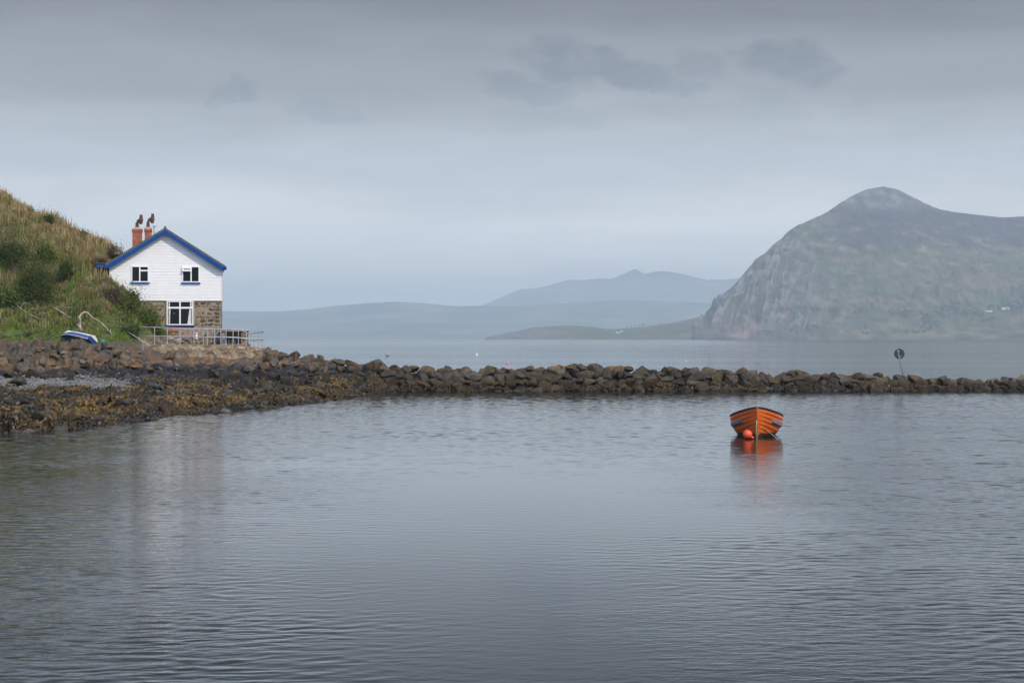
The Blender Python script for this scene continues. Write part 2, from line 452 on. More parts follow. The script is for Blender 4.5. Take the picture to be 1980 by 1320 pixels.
mt_x = [1300, 1344, 1352, 1360, 1364, 1379, 1413, 1430, 1451, 1461, 1480, 1492, 1503, 1513, 1523, 1540, 1575, 1599, 1626, 1650, 1671, 1690, 1709, 1736, 1764, 1790, 1815, 1849, 1890, 1939, 1980, 2060, 2200, 2500]
mt_y = [657, 655, 645, 632, 604, 587, 555, 537, 513, 501, 489, 476, 467, 459, 447, 436, 421, 410, 391, 377, 367, 363, 360, 366, 380, 393, 404, 410, 415, 420, 418, 424, 445, 470]
def build_mountain():
    us = np.linspace(1336, 2420, 640); vs = np.concatenate([np.linspace(0, 1, 200), np.linspace(1.02, 1.6, 14)])
    U, Vv = np.meshgrid(us, vs)
    sky_y = np.interp(U, mt_x, mt_y) + (1.6 * fbm(U / 9.0, 0 * U + 3, oct=4) + 4.0 * sstep(U, 1375, 1420) * sstep(U, 1620, 1480) * fbm(U / 26.0, 0 * U + 8, oct=3)) * sstep(U, 1380, 1405)
    Dcr = np.interp(U, [1340, 1364, 1430, 1520, 1709, 1980, 2420], [7720, 7860, 8050, 8350, 9100, 9600, 9900])
    Dco = np.interp(U, [1340, 1500, 2420], [7700, 7640, 7500]) + 30 * fbm(U * 0.03, 0 * U, oct=3)
    D = Dco + (Dcr - Dco) * Vv
    zs = EYE + (655 - sky_y) / F * Dcr
    v = np.clip(Vv, 0, 1)
    steep = sstep(U, 1620, 1400)
    prof = (1 - steep) * (0.72 * v + 0.28 * v ** 2.2 + 0.05 * np.sin(v * 9.0) * v * (1 - v) * 2) + steep * (v ** 0.85)
    z = zs * prof
    X = (U - 990) / F * D
    hump = v ** 0.6 * (1 - v) * 2.4 + 0.0
    z = z + hump * (62 * (ridged(X / 420, D / 500 + z / 260, oct=5) - 0.25)) * (0.35 + 0.65 * sstep(z, 10, 200))
    # gullies and buttresses on the sea cliff
    cl = sstep(U + 0.25 * (z / 3), 1700, 1480)
    z = z + cl * hump * 100 * (ridged(X / 120 + z / 260, z / 420 + D / 300, oct=6) - 0.2)
    yq = 655 - (zs * prof - EYE) / D * F
    gul = ridged((U * .8 + yq * .55) / 19.0, (U * .55 - yq * .8) / 55.0 + 3, oct=5)           # gullies running down to the left
    z = z + cl * hump * 60 * (gul - .35) * sstep(z, 5, 60)
    gul2 = ridged((U * .9 - yq * .5) / 46.0 + 9, yq / 90.0, oct=5)
    z = z + (1 - cl) * hump * 48 * (gul2 - .35) * sstep(z, 30, 120)
    z = z + np.minimum(v * 8, 1) * 9 * fbm(X / 60, D / 60, z / 60, oct=4) * np.where(v > 0.97, 0.35, 1)
    # a terrace wall of crags half way up on the right
    z = z + 14 * sstep(v, 0.40, 0.44) * sstep(v, 0.62, 0.5) * sstep(U, 1750, 1860) * (0.5 + fbm(X / 200, D / 200))
    over = Vv > 1
    z = np.where(over, zs * (1 - (Vv - 1) * 0.9) - 25 * (Vv - 1), z)
    lim = EYE + (655 - sky_y) / F * D - 1.0
    z = np.where((~over) & (v > 0.5), np.minimum(z, lim + 0 * z), z)
    z = np.where(v < 0.004, -4, z)
    n, k = U.shape
    yp = 655 - (z - EYE) / D * F
    # colour of what grows or lies there
    nz = fbm(X / 300, z / 90, oct=5); nf = fbm(X / 70, z / 30, D / 90, oct=4); nb = fbm(X / 900 + 5, z / 160, oct=3)
    grass = np.array([0.080, 0.084, 0.042]); brown = np.array([0.155, 0.100, 0.060]); heath = np.array([0.048, 0.034, 0.048])
    rock = np.array([0.085, 0.070, 0.076]); scree = np.array([0.150, 0.143, 0.150]); pink = np.array([0.27, 0.165, 0.14])
    c = np.zeros(U.shape + (3,)) + grass
    c = lerpc(c, brown, sstep(nz + 0.7 * nf, -0.05, 0.35) * 0.65)
    c = lerpc(c, np.array([0.15, 0.10, 0.085]), sstep(nb, 0.0, 0.3) * sstep(U, 1780, 1900) * sstep(yp, 460, 490) * sstep(yp, 600, 570) * 0.85)
    c = lerpc(c, heath, sstep(yp + 22 * nf + 30 * nz, 492, 462) * sstep(U, 1560, 1640) * 0.88)
    c = lerpc(c, np.array([0.24, 0.21, 0.13]), sstep(nf + nb * 0.5, 0.28, 0.45) * sstep(yp, 400, 430) * sstep(yp, 560, 500) * 0.4)
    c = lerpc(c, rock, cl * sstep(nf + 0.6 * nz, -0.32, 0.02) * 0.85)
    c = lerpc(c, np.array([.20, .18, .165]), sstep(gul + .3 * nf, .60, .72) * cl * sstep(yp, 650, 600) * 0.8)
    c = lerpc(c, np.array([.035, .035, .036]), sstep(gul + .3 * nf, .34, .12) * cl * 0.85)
    c = lerpc(c, np.array([.05, .045, .05]), sstep(gul2 + .3 * nf, .30, .05) * (1 - cl) * sstep(yp, 640, 600) * .6)
    c = lerpc(c, scree, sstep(yp + 12 * nf + np.abs(U - 1705) * 0.10, 420, 396) * (0.72 + 0.5 * nf).clip(0, 1))
    c = lerpc(c, pink, np.exp(-((U - 1446) / 26) ** 2 - ((yp - 642) / 20) ** 2) * sstep(nf, -0.3, 0.1) * 0.9)
    c = lerpc(c, pink, np.exp(-((U - 1522) / 9) ** 2 - ((yp - 612) / 9) ** 2) * 0.5)
    c = lerpc(c, grass * np.array([1.0, 1.35, 0.9]), np.exp(-((U - 1920) / 75) ** 2 - ((yp - 590) / 14) ** 2) * 0.8)
    c = lerpc(c, np.array([0.15, 0.12, 0.055]), sstep(yp, 622, 640) * sstep(nf, -0.2, 0.2) * (1 - cl) * 0.6)
    # field walls and hedges, thin dark lines
    for (xa, ya, xb, yb) in [(1740, 505, 1838, 519), (1838, 519, 1836, 548), (1590, 450, 1660, 453), (1500, 598, 1640, 596), (1830, 566, 1980, 552), (1870, 604, 1980, 603), (1760, 600, 1850, 585), (1890, 440, 1980, 452)]:
        tt = np.clip(((U - xa) * (xb - xa) + (yp - ya) * (yb - ya)) / ((xb - xa) ** 2 + (yb - ya) ** 2), 0, 1)
        dd = np.hypot(U - (xa + tt * (xb - xa)), yp - (ya + tt * (yb - ya)) - 3 * nf)
        c = lerpc(c, np.array([0.035, 0.045, 0.025]), np.exp(-(dd / 1.3) ** 2) * 0.75)
    n9 = fbm(X / 28, D / 60, z / 14, oct=4)
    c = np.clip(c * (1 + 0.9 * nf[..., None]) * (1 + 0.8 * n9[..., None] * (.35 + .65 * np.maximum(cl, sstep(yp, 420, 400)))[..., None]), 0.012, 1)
    V = np.stack([X.ravel(), D.ravel(), z.ravel()], 1)
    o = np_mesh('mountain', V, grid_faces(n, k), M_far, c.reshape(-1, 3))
    tag(o, 'steep grey and green mountain with a conical summit above the sea cliff', 'mountain', kind='structure')
    return us, vs, X, D, z, yp, U
MT = build_mountain()
def mt_hit(px, py):
    us, vs, X, D, z, yp, U = MT
    i = int(np.argmin(np.abs(us - px))); col = yp[:200, i]
    j = int(np.argmax(col <= py))
    return Vector(((px - 990) / F * D[j, i], D[j, i], z[j, i]))

def ridge(name, xs, ys, D0, Dcr, label, colf, amp=20.0, u0=None, u1=None, nu=260, nv=60, pw=1.2):
    u0 = xs[0] if u0 is None else u0; u1 = xs[-1] if u1 is None else u1
    us = np.linspace(u0, u1, nu); vs = np.concatenate([np.linspace(0, 1, nv), np.linspace(1.05, 1.7, 6)])
    U, Vv = np.meshgrid(us, vs)
    sy = np.interp(U, xs, ys); v = np.clip(Vv, 0, 1)
    D = D0 + (Dcr - D0) * Vv; zs = EYE + (655 - sy) / F * Dcr
    X = (U - 990) / F * D
    z = zs * v ** pw + amp * v * (1 - v) * 2.4 * fbm(X / (D0 * 0.05), D / (D0 * 0.05), oct=4)
    z = z + np.where(v > 0.95, 0.02, 0.0) * amp * fbm(X / (D0 * 0.008), D / 500, oct=3)
    z = np.where(Vv > 1, zs * (1 - 0.8 * (Vv - 1)) - 2, z)
    z = np.where(v < 0.004, -5, z)
    yp = 655 - (z - EYE) / D * F
    c = colf(U, yp, X, D, z)
    o = np_mesh(name, np.stack([X.ravel(), D.ravel(), z.ravel()], 1), grid_faces(*U.shape), M_far, c.reshape(-1, 3))
    return tag(o, label, kind='structure'), (us, D, z, yp)
def col_far(U, yp, X, D, z):
    n = fbm(X / 500, D / 700, z / 60, oct=6) * 1.5
    c = np.zeros(U.shape + (3,)) + np.array([0.070, 0.078, 0.062])
    c = lerpc(c, np.array([0.16, 0.15, 0.10]), sstep(n, 0.0, 0.35))
    return lerpc(c, np.array([0.035, 0.045, 0.035]), sstep(n, -0.1, -0.4))
ridge('far_hills', [300, 420, 470, 540, 600, 650, 700, 760, 820, 880, 940, 1000, 1060, 1150, 1250, 1350, 1450, 1560],
      [604, 601, 602, 602, 597, 591, 587, 583, 586, 592, 591, 592, 588, 583, 581, 585, 592, 600], 17000, 20500,
      'low hazy blue hills along the far side of the bay', col_far, 70)
ridge('far_mountains', [880, 920, 945, 980, 1006, 1040, 1070, 1098, 1130, 1160, 1184, 1200, 1228, 1247, 1262, 1280, 1300, 1330, 1368, 1378, 1400, 1440, 1500, 1620],
      [604, 594, 585, 570, 559, 557, 549, 541, 541.5, 538, 539, 532, 520, 529, 526, 524.5, 526, 532, 542, 540, 541, 536, 530, 540], 23500, 27500,
      'faint blue far mountains with a small pointed peak', col_far, 110)
def col_head(U, yp, X, D, z):
    n = fbm(X / 160, D / 200, oct=4); n2 = fbm(X / 30, z / 25, oct=3)
    c = np.zeros(U.shape + (3,)) + np.array([0.085, 0.095, 0.045])
    c = lerpc(c, np.array([0.17, 0.13, 0.07]), sstep(n, 0.0, 0.35) * 0.8)
    cliff = sstep(U, 1110, 1070) * sstep(yp + 4 * n, 637, 640)
    c = lerpc(c, np.array([0.13, 0.12, 0.115]) , cliff)
    c = lerpc(c, np.array([0.26, 0.19, 0.15]), cliff * sstep(n2, 0.05, 0.3) * 0.7)
    c = lerpc(c, np.array([0.18, 0.13, 0.09]), sstep(yp, 648, 652) * sstep(n2, 0, 0.2) * 0.6)
    for (xa, ya, xb, yb) in [(1130, 646, 1350, 640), (1240, 638, 1300, 630), (1160, 634, 1180, 650)]:
        tt = np.clip(((U - xa) * (xb - xa) + (yp - ya) * (yb - ya)) / ((xb - xa) ** 2 + (yb - ya) ** 2), 0, 1)
        dd = np.hypot(U - (xa + tt * (xb - xa)), yp - (ya + tt * (yb - ya)))
        c = lerpc(c, np.array([0.03, 0.04, 0.02]), np.exp(-(dd / 1.0) ** 2) * 0.8)
    return c
_, HD = ridge('headland', [937, 942, 950, 960, 975, 985, 1000, 1030, 1060, 1100, 1120, 1145, 1165, 1190, 1210, 1240, 1270, 1300, 1330, 1358, 1400],
      [655.5, 651, 649, 648, 645, 642, 640, 633, 630.5, 629, 630, 631.5, 635, 636, 634, 632, 628, 624, 618, 611, 600], 8600, 9900,
      'low green headland ending in grey cliffs', col_head, 8, nu=320, pw=0.55)
def hd_hit(px, py):
    us, D, z, yp = HD
    i = int(np.argmin(np.abs(us - px))); col = yp[:60, i]
    j = int(np.argmax(col <= py)) if (col <= py).any() else 59
    return Vector(((px - 990) / F * D[j, i], D[j, i], z[j, i]))

# leaf clump crowns for trees far and near
def leaf_cloud(n, radii, size, base, var=0.35, flat=0.0, center=(0, 0, 0), seed=0, lobes=7, lr_=(.30, .55)):
    r = np.random.default_rng(seed)
    rad = np.array(radii)
    lc = r.normal(size=(lobes, 3)); lc /= np.linalg.norm(lc, axis=1)[:, None]
    lc = lc * rad * r.uniform(0.25, 0.78, (lobes, 1)); lr = r.uniform(lr_[0], lr_[1], lobes)
    which = r.integers(0, lobes, n)
    d = r.normal(size=(n, 3)); d /= np.linalg.norm(d, axis=1)[:, None]
    p = lc[which] + d * rad * lr[which][:, None] * (r.uniform(0.25, 1.1, n) ** 0.5)[:, None]
    a = r.normal(size=(n, 3)); a /= np.linalg.norm(a, axis=1)[:, None]
    b = np.cross(a, r.normal(size=(n, 3))); b /= np.linalg.norm(b, axis=1)[:, None]
    s = size * r.uniform(0.6, 1.4, n)[:, None]
    p = p + np.array(center)
    V = np.stack([p - a * s, p + b * s * 0.45, p + a * s, p - b * s * 0.45], 1).reshape(-1, 3)
    tone = (1 + var * r.uniform(-1, 1, n)) * (1 + 0.35 * r.uniform(-1, 1, lobes)[which])
    c = np.array(base)[None] * tone[:, None] + r.uniform(-0.01, 0.012, (n, 3))
    C = np.repeat(np.clip(c, 0.005, 1), 4, axis=0)
    Fc = np.arange(4 * n).reshape(-1, 4)
    return V, Fc, C
M_leaf = attr_mat('foliage', 0.75, 2.0, 0.2, trans=0.22, spec=0.25)
M_bark = plain('bark', (0.11, 0.085, 0.06), 0.9, var=0.3)

def far_tree(px, py, h, wd, seed, label, hit=hd_hit, group='trees along the far headland'):
    p = hit(px, py); 
    t = empty('tree', p, 0, label, 'tree', group)
    mb = MB(); mb.tube([(0, 0, -1.0), (0.1, 0, h * 0.3), (0.2, 0, h * 0.62)], [h * 0.04, h * 0.03, h * 0.012], 6)
    for k in range(4):
        a = k * 1.7 + seed
        mb.tube([(0.1, 0, h * 0.32), (math.cos(a) * wd * 0.25, math.sin(a) * wd * 0.25, h * 0.6)], [h * 0.018, h * 0.008], 5)
    mb.build('trunk', M_bark, t)
    V, Fc, C = leaf_cloud(420, (wd * 0.5, wd * 0.5, h * 0.36), h * 0.055, (0.03, 0.045, 0.02), seed=seed, center=(0, 0, h * 0.62))
    np_mesh('crown', V, Fc, M_leaf, C, smooth=False, parent=t)
    return t
for i, (px, py, h, wd, lb) in enumerate([
        (1212, 634, 11, 11, 'dark round tree, leftmost of the row on the far green headland'),
        (1220, 633.5, 9, 9, 'small dark tree, second from the left in the far headland row'),
        (1229, 633, 10, 12, 'dark tree in the middle of the row on the far headland'),
        (1236, 632, 9, 8, 'narrow dark tree just left of the largest tree on the headland'),
        (1244, 631, 14, 17, 'largest dark tree of the row on the far green headland'),
        (1276, 627, 10, 12, 'lone dark tree right of the headland row, towards the mountain')]):
    far_tree(px, py, h, wd, 20 + i, lb)
for i, (px, py, h, wd, lb) in enumerate([
        (1767, 583, 20, 13, 'lone tall dark tree on the lower slope of the mountain'),
        (1956, 575, 20, 14, 'dark tree in the bright green field above the white farmhouse')]):
    far_tree(px, py, h, wd, 40 + i, lb, mt_hit, 'single trees on the mountain')

def build_woods():
    Vs, Cs, n0 = [], [], 0
    r = np.random.default_rng(5)
    patches = [(1742, 607, 26, 9, 40), (1775, 612, 34, 7, 44), (1795, 628, 22, 12, 44), (1832, 603, 26, 10, 36), (1860, 590, 24, 6, 26),
               (1880, 607, 26, 8, 34), (1945, 597, 36, 6, 54), (1975, 593, 22, 6, 30), (1770, 642, 20, 4, 14), (1615, 603, 9, 5, 12),
               (1660, 604, 12, 5, 12), (1576, 601, 10, 3, 8), (1700, 645, 40, 3, 14), (1570, 636, 14, 6, 12), (1900, 618, 30, 6, 22), (1545, 640, 22, 6, 14)]
    for (cx, cy, rx, ry, n) in patches:
        for k in range(n):
            a, q = r.uniform(0, 6.28), math.sqrt(r.uniform(0, 1))
            p = mt_hit(cx + rx * q * math.cos(a), min(cy + ry * q * math.sin(a), 652))
            h = r.uniform(7, 13)
            V, Fc, C = leaf_cloud(70, (h * 0.55, h * 0.5, h * 0.5), h * 0.14, (0.035, 0.045, 0.026), seed=int(r.integers(1e6)), center=(p.x, p.y, p.z + h * 0.4), lobes=4)
            Vs.append(V); Cs.append(C)
    V = np.concatenate(Vs); C = np.concatenate(Cs)
    o = np_mesh('woodland', V, np.arange(len(V)).reshape(-1, 4), M_leaf, C, smooth=False)
    tag(o, 'dark woods and scrub on the lower mountain slope', 'woodland', kind='stuff')
build_woods()

M_white = plain('white_render', (0.80, 0.80, 0.78), 0.6, var=0.04, scale=2)
M_slate = plain('slate', (0.09, 0.09, 0.10), 0.55, var=0.25, scale=8, bump=0.3, bdist=0.01)
M_dark = plain('dark_opening', (0.02, 0.02, 0.022), 0.3)
def farmhouse(px, py, L, W, H, rz, label, hit, roofm=None):
    p = hit(px, py)
    t = empty('farmhouse', (p.x, p.y, p.z - 1.0), rz, label, 'house', 'white farmhouses across the bay')
    mb = MB(); mb.prism([(-L / 2, 0), (L / 2, 0), (L / 2, H), (-L / 2, H)], -W / 2, W / 2)
    mb.add([(-L / 2, -W / 2, H), (-L / 2, W / 2, H), (-L / 2, 0, H + W * 0.42)], [(0, 1, 2)])
    mb.add([(L / 2, -W / 2, H), (L / 2, W / 2, H), (L / 2, 0, H + W * 0.42)], [(0, 1, 2)])
    mb.build('wall', M_white, t)
    e = 0.4
    rf = MB()
    for s in (-1, 1):
        a = (-L / 2 - e, s * (W / 2 + e), H - 0.35); b_ = (L / 2 + e, s * (W / 2 + e), H - 0.35)
        c = (L / 2 + e, 0, H + W * 0.42 + 0.1); d = (-L / 2 - e, 0, H + W * 0.42 + 0.1)
        q = [a, b_, c, d]; rf.add(q + [(x, y, z + 0.25) for x, y, z in q], [(0, 1, 2, 3), (7, 6, 5, 4), (0, 4, 5, 1), (1, 5, 6, 2), (2, 6, 7, 3), (3, 7, 4, 0)])
    roof = rf.build('roof', roofm or M_slate, t)
    ch = MB()
    for s in (-1, 1):
        ch = MB(); ch.box((s * (L / 2 - 0.6) - 0.5, -0.5, H + W * 0.2), (s * (L / 2 - 0.6) + 0.5, 0.5, H + W * 0.42 + 1.3)); ch.build('chimney', M_white, roof)
    for i in range(4):
        x = -L / 2 + L * (i + 0.5) / 4
        for z0 in ((1.0, 3.6) if H > 4.5 else (1.2,)):
            wn = MB(); wn.box((x - 0.5, -W / 2 - 0.05, z0), (x + 0.5, -W / 2 + 0.05, z0 + 1.1)); wn.build('window', M_dark, t)
farmhouse(1195, 644, 15, 8, 6, 0.1, 'white farmhouse on the low far headland, below the row of trees', hd_hit)
farmhouse(1201, 642, 9, 7, 6, -0.5, 'small white cottage touching the headland farmhouse on its right', hd_hit)
farmhouse(1912, 603, 24, 9, 4.6, -0.15, 'long low white farmhouse among trees on the lower mountain slope', mt_hit)
farmhouse(1961, 593, 10, 7, 4, 0.3, 'tiny white house in the woods right of the long farmhouse', mt_hit)
farmhouse(1944, 600, 26, 12, 4, 0.0, 'pale grey barn roof in the trees just right of the long farmhouse', mt_hit, plain('tin_roof', (0.35, 0.4, 0.42), 0.5))
# ------------------------------------------------------------------ the near shore and hill: one sheet
GPX = [-420, -120, 0, 60, 110, 165, 200, 240, 275, 300, 330, 345, 427, 470, 500, 522, 535, 560, 600, 650, 700, 740, 800]
# each column: (distance, height) knots from the water's edge inland and over to the sea behind
GK = {
 -420: [(66, -1), (73, -.1), (80, .45), (100, .7), (115, .95), (128, 1.1), (136, 1.4), (143, 2.4), (150, 3.0), (156, 5.5), (166, 11), (182, 19), (200, 22), (235, 20), (300, 12)],
 -120: [(66, -1), (75, -.1), (82, .45), (100, .65), (115, .9), (128, 1.1), (136, 1.4), (143, 2.4), (150, 3.0), (156, 5.2), (166, 10), (178, 15.5), (186, 17.6), (205, 17.2), (240, 14), (300, 8)],
 0:   [(68, -1), (77.5, -.05), (83, .40), (98, .55), (110, .72), (118, .9), (128, 1.05), (136, 1.3), (142, 2.3), (149, 3.0), (156, 4.9), (166, 9.3), (176, 13.3), (184, 15.05), (200, 14.7), (240, 11), (300, 4)],
 60:  [(68, -1), (78.5, -.05), (84, .40), (98, .55), (110, .72), (118, .9), (128, 1.05), (136, 1.3), (142, 2.3), (149, 3.0), (156, 4.8), (166, 9.0), (176, 12.1), (183, 13.2), (200, 12.9), (240, 9), (300, 3)],
 110: [(68, -1), (79.5, -.05), (86, .40), (98, .55), (110, .75), (118, .9), (128, 1.05), (136, 1.3), (142, 2.3), (149, 2.95), (155, 4.2), (166, 8.8), (176, 11.5), (182, 12.7), (200, 11.6), (240, 6), (300, 1)],
 165: [(68, -1), (81, -.05), (88, .40), (98, .55), (110, .8), (118, .9), (128, 1.05), (136, 1.3), (142, 2.2), (148, 2.9), (154, 3.8), (161, 8.0), (174, 9.6), (179, 11.55), (196, 10), (240, 2), (300, -2)],
 200: [(68, -1), (83, -.05), (90, .40), (102, .6), (112, .8), (120, .9), (130, 1.05), (136, 1.25), (142, 2.1), (148, 2.85), (153, 3.3), (160, 8.0), (172, 8.4), (178, 10.75), (195, 8), (240, -1), (300, -3)],
 240: [(70, -1), (86, -.05), (93, .40), (104, .6), (114, .8), (124, .95), (134, 1.1), (139, 1.3), (144, 2.0), (150, 2.85), (154, 3.1), (159, 6.75), (171, 6.6), (176, 9.6), (192, 6), (230, -2), (300, -3)],
 275: [(70, -1), (88.5, -.05), (95, .40), (106, .6), (116, .8), (124, .95), (134, 1.1), (139, 1.3), (146, 1.4), (150, 2.0), (155.4, 2.85), (159, 5.35), (171, 5.0), (178, 7.6), (190, 4), (220, -2), (300, -3)],
 300: [(72, -1), (90.5, -.05), (97, .40), (106, .6), (116, .8), (126, .95), (136, 1.1), (141, 1.3), (146, 1.35), (153, 1.7), (156, 2.85), (159, 4.45), (171, 4.0), (178, 6.0), (190, 3), (220, -2), (300, -3)],
 330: [(74, -1), (93, -.05), (99, .40), (106, .6), (116, .8), (126, .95), (136, 1.1), (141, 1.3), (146, 1.35), (154, 1.6), (156, 2.84), (159, 3.2), (171, 3.0), (180, 4.4), (190, 2), (215, -2), (300, -3)],
 345: [(74, -1), (94, -.05), (100, .40), (108, .6), (116, .8), (126, .95), (136, 1.1), (141, 1.3), (146, 1.35), (154, 1.5), (156, 2.82), (159, 2.9), (171, 2.9), (180, 3.2), (190, 1.5), (215, -2), (300, -3)],
 427: [(78, -1), (99, -.05), (104, .35), (112, .6), (120, .8), (128, .95), (136, 1.1), (141, 1.3), (146, 1.35), (154, 1.5), (156, 2.75), (159, 2.82), (168, 2.8), (174, 2.6), (186, .5), (200, -2), (300, -3)],
 470: [(82, -1), (103, -.05), (108, .35), (114, .55), (120, .75), (128, .95), (136, 1.1), (141, 1.3), (146, 1.35), (154, 1.5), (156, 2.65), (159, 2.7), (166, 2.6), (170, 1.6), (178, 0), (190, -2), (300, -3)],
 500: [(84, -1), (105.5, -.05), (110, .35), (116, .55), (122, .75), (129, .95), (136, 1.15), (141, 1.3), (146, 1.4), (154, 1.6), (156, 2.55), (160, 2.5), (165, 1.8), (170, .6), (176, -1), (190, -2), (300, -3)],
 522: [(86, -1), (107, -.05), (111, .35), (117, .55), (123, .75), (130, .95), (137, 1.2), (142, 1.45), (147, 1.8), (151, 2.1), (155, 2.2), (159, 1.7), (163, .8), (168, -.4), (176, -2), (190, -2), (300, -3)],
 535: [(87, -1), (108, -.05), (112, .35), (118, .55), (124, .75), (130, .95), (137, 1.2), (142, 1.5), (146, 1.8), (150, 1.9), (154, 1.7), (158, 1.0), (162, 0), (168, -1), (176, -2), (190, -2), (300, -3)],
 560: [(90, -1), (110, -.05), (114, .30), (120, .5), (126, .75), (132, .95), (138, 1.2), (142, 1.5), (145, 1.7), (148, 1.7), (152, 1.2), (156, .3), (160, -.8), (168, -2), (176, -2), (190, -2), (300, -3)],
 600: [(94, -1), (114, -.05), (118, .30), (123, .5), (128, .75), (133, .95), (138, 1.2), (142, 1.7), (144, 1.85), (147, 1.5), (150, .8), (154, -.2), (158, -1), (168, -2), (176, -2), (190, -2), (300, -3)],
 650: [(102, -1), (119, -.05), (123, .25), (127, .45), (131, .65), (134, .85), (138, 1.05), (141, 1.6), (143, 1.6), (146, .9), (149, .2), (152, -.6), (156, -1.4), (168, -2), (176, -2), (190, -2), (300, -3)],
 700: [(112, -1), (127, -.05), (130, .25), (133, .4), (135, .55), (137, .75), (139, 1.15), (141, 1.35), (143, 1.0), (145, .4), (148, -.2), (151, -1), (156, -2), (168, -2), (176, -2), (190, -2), (300, -3)],
 740: [(120, -1), (134, -.08), (136, .15), (137, .3), (138, .5), (139, .6), (140, .7), (141, .7), (143, .3), (145, -.2), (148, -1), (151, -2), (156, -2), (168, -2), (176, -2), (190, -2), (300, -3)],
 800: [(128, -1.5), (136, -.5), (137, -.3), (138, -.2), (139, 0), (140, .2), (141, .1), (142, -.2), (143, -.5), (145, -1), (148, -2), (151, -2), (156, -2), (168, -2), (176, -2), (190, -2), (300, -3)],
}
GU = np.concatenate([np.arange(-420, -30, 8.0), np.arange(-30, 800.1, 2.2)])
GD = np.concatenate([np.arange(64, 160, 0.30), np.arange(160, 190, 0.4), np.arange(190, 300, 2.5)])
cols = np.array([np.interp(GD, [a for a, _ in GK[k]], [b for _, b in GK[k]]) for k in GPX])       # (ncol, nD)
GZ = np.empty((len(GD), len(GU)))
for i in range(len(GD)):
    GZ[i] = np.interp(GU, GPX, cols[:, i])
def boxblur(a, n, axis):
    if n < 2: return a
    pad = [(0, 0), (0, 0)]; pad[axis] = (n // 2, n - 1 - n // 2)
    b = np.pad(a, pad, mode='edge'); c = np.cumsum(b, axis=axis)
    c = np.concatenate([np.zeros_like(np.take(c, [0], axis=axis)), c], axis=axis)
    sl1 = [slice(None)] * 2; sl2 = [slice(None)] * 2
    sl1[axis] = slice(n, None); sl2[axis] = slice(0, -n)
    return (c[tuple(sl1)] - c[tuple(sl2)]) / n
GZ0 = GZ.copy()
GZ = boxblur(boxblur(GZ, 5, 1), 5, 0)
UU, DD = np.meshgrid(GU, GD)
XX = (UU - 990) / F * DD
terr = sstep(UU, 232, 250) * sstep(UU, 500, 480) * sstep(DD, 154.6, 155.4)      # garden terrace, kept flat
terr_all = np.maximum(terr * sstep(GZ, 3.6, 3.3), 0)
hillm = sstep(GZ, 2.7, 3.3) * sstep(DD, 147, 150)
shorem = (1 - sstep(DD, 146, 151)) * sstep(GZ, -1.0, -0.2)
shing = np.exp(-((DD - (119 - 0.012 * UU)) / 6.5) ** 2) * sstep(UU, 275, 215)        # gravel tongue
GZ = GZ + hillm * (1 - terr_all) * (0.55 * fbm(XX / 4.5, DD / 6, oct=3) + 0.28 * fbm(XX / 1.1, DD / 1.3, oct=3)) * np.where(UU < 335, 1, .2)
ledge = sstep(GZ, 1.15, 1.5) * (1 - hillm) * (1 - terr_all)
GZ = GZ + shorem * (1 - shing) * (1 - ledge) * (0.42 * blocks(XX, DD * 0.55, 1.25, 1, 0.9) + 0.16 * blocks(XX, DD * 0.6, 0.55, 2, 0.9) + 0.10 * fbm(XX / .35, DD / .5, oct=3)) * sstep(GZ, -.5, .35)
GZ = GZ + ledge * (0.75 * blocks(XX, DD * 0.8, 1.3, 3, 1.8) + 0.36 * blocks(XX + 3, DD, 0.6, 4, 1.3) + 0.12 * fbm(XX / .3, DD / .4, GZ, oct=3)) * sstep(DD, 156, 152) * np.where(UU < 232, sstep(DD, 151, 146.5), np.where(UU < 520, .35, 1))
GZ = GZ + shing * 0.035 * fbm(XX / .25, DD / .3, oct=2)
def ground_z(x, y):
    u = x / y * F + 990
    u = np.clip(u, GU[0], GU[-1]); d = np.clip(y, GD[0], GD[-1])
    i = np.clip(np.searchsorted(GD, d) - 1, 0, len(GD) - 2); j = np.clip(np.searchsorted(GU, u) - 1, 0, len(GU) - 2)
    a = (d - GD[i]) / (GD[i + 1] - GD[i]); b = (u - GU[j]) / (GU[j + 1] - GU[j])
    return (GZ[i, j] * (1 - a) * (1 - b) + GZ[i + 1, j] * a * (1 - b) + GZ[i, j + 1] * (1 - a) * b + GZ[i + 1, j + 1] * a * b)
GPY = 655 - (GZ - EYE) / DD * F
def ground_hit(px, py, dmin=70):
    j = int(np.argmin(np.abs(GU - px))); c = GPY[:, j]
    ok = (c <= py) & (GD >= dmin)
    i = int(np.argmax(ok)) if ok.any() else int(np.argmin(np.abs(GD - 150)))
    d = GD[i]
    return Vector(((px - 990) / F * d, d, GZ[i, j]))

n1 = fbm(XX / 1.6, DD / 2.2, oct=4); n2 = fbm(XX / .5 + 9, DD / .6, oct=3); n3 = fbm(XX / 5 + 3, DD / 6, oct=3)
weed = np.array([0.050, 0.032, 0.009]); weed2 = np.array([0.018, 0.012, 0.006]); wet = np.array([0.018, 0.017, 0.019])
lich = np.array([0.110, 0.075, 0.048]); orange = np.array([0.21, 0.105, 0.036]); greyr = np.array([0.075, 0.062, 0.052]); gravel = np.array([0.15, 0.147, 0.14])  # ledge tones darkened to put shade into the crevices between rocks
c = np.zeros(UU.shape + (3,)) + weed
c = lerpc(c, weed2, sstep(n1, 0.0, 0.35))
c = lerpc(c, wet * 1.4, sstep(n2 + n3 * .6, 0.12, 0.35) * 0.8)
c = lerpc(c, gravel, shing * sstep(n1 * .5 + shing, 0.35, 0.5))
zb = GZ + 0.14 * n1
c = lerpc(c, wet, sstep(zb, 0.98, 1.08) * (1 - shing))
c = lerpc(c, greyr, sstep(zb, 1.42, 1.58))
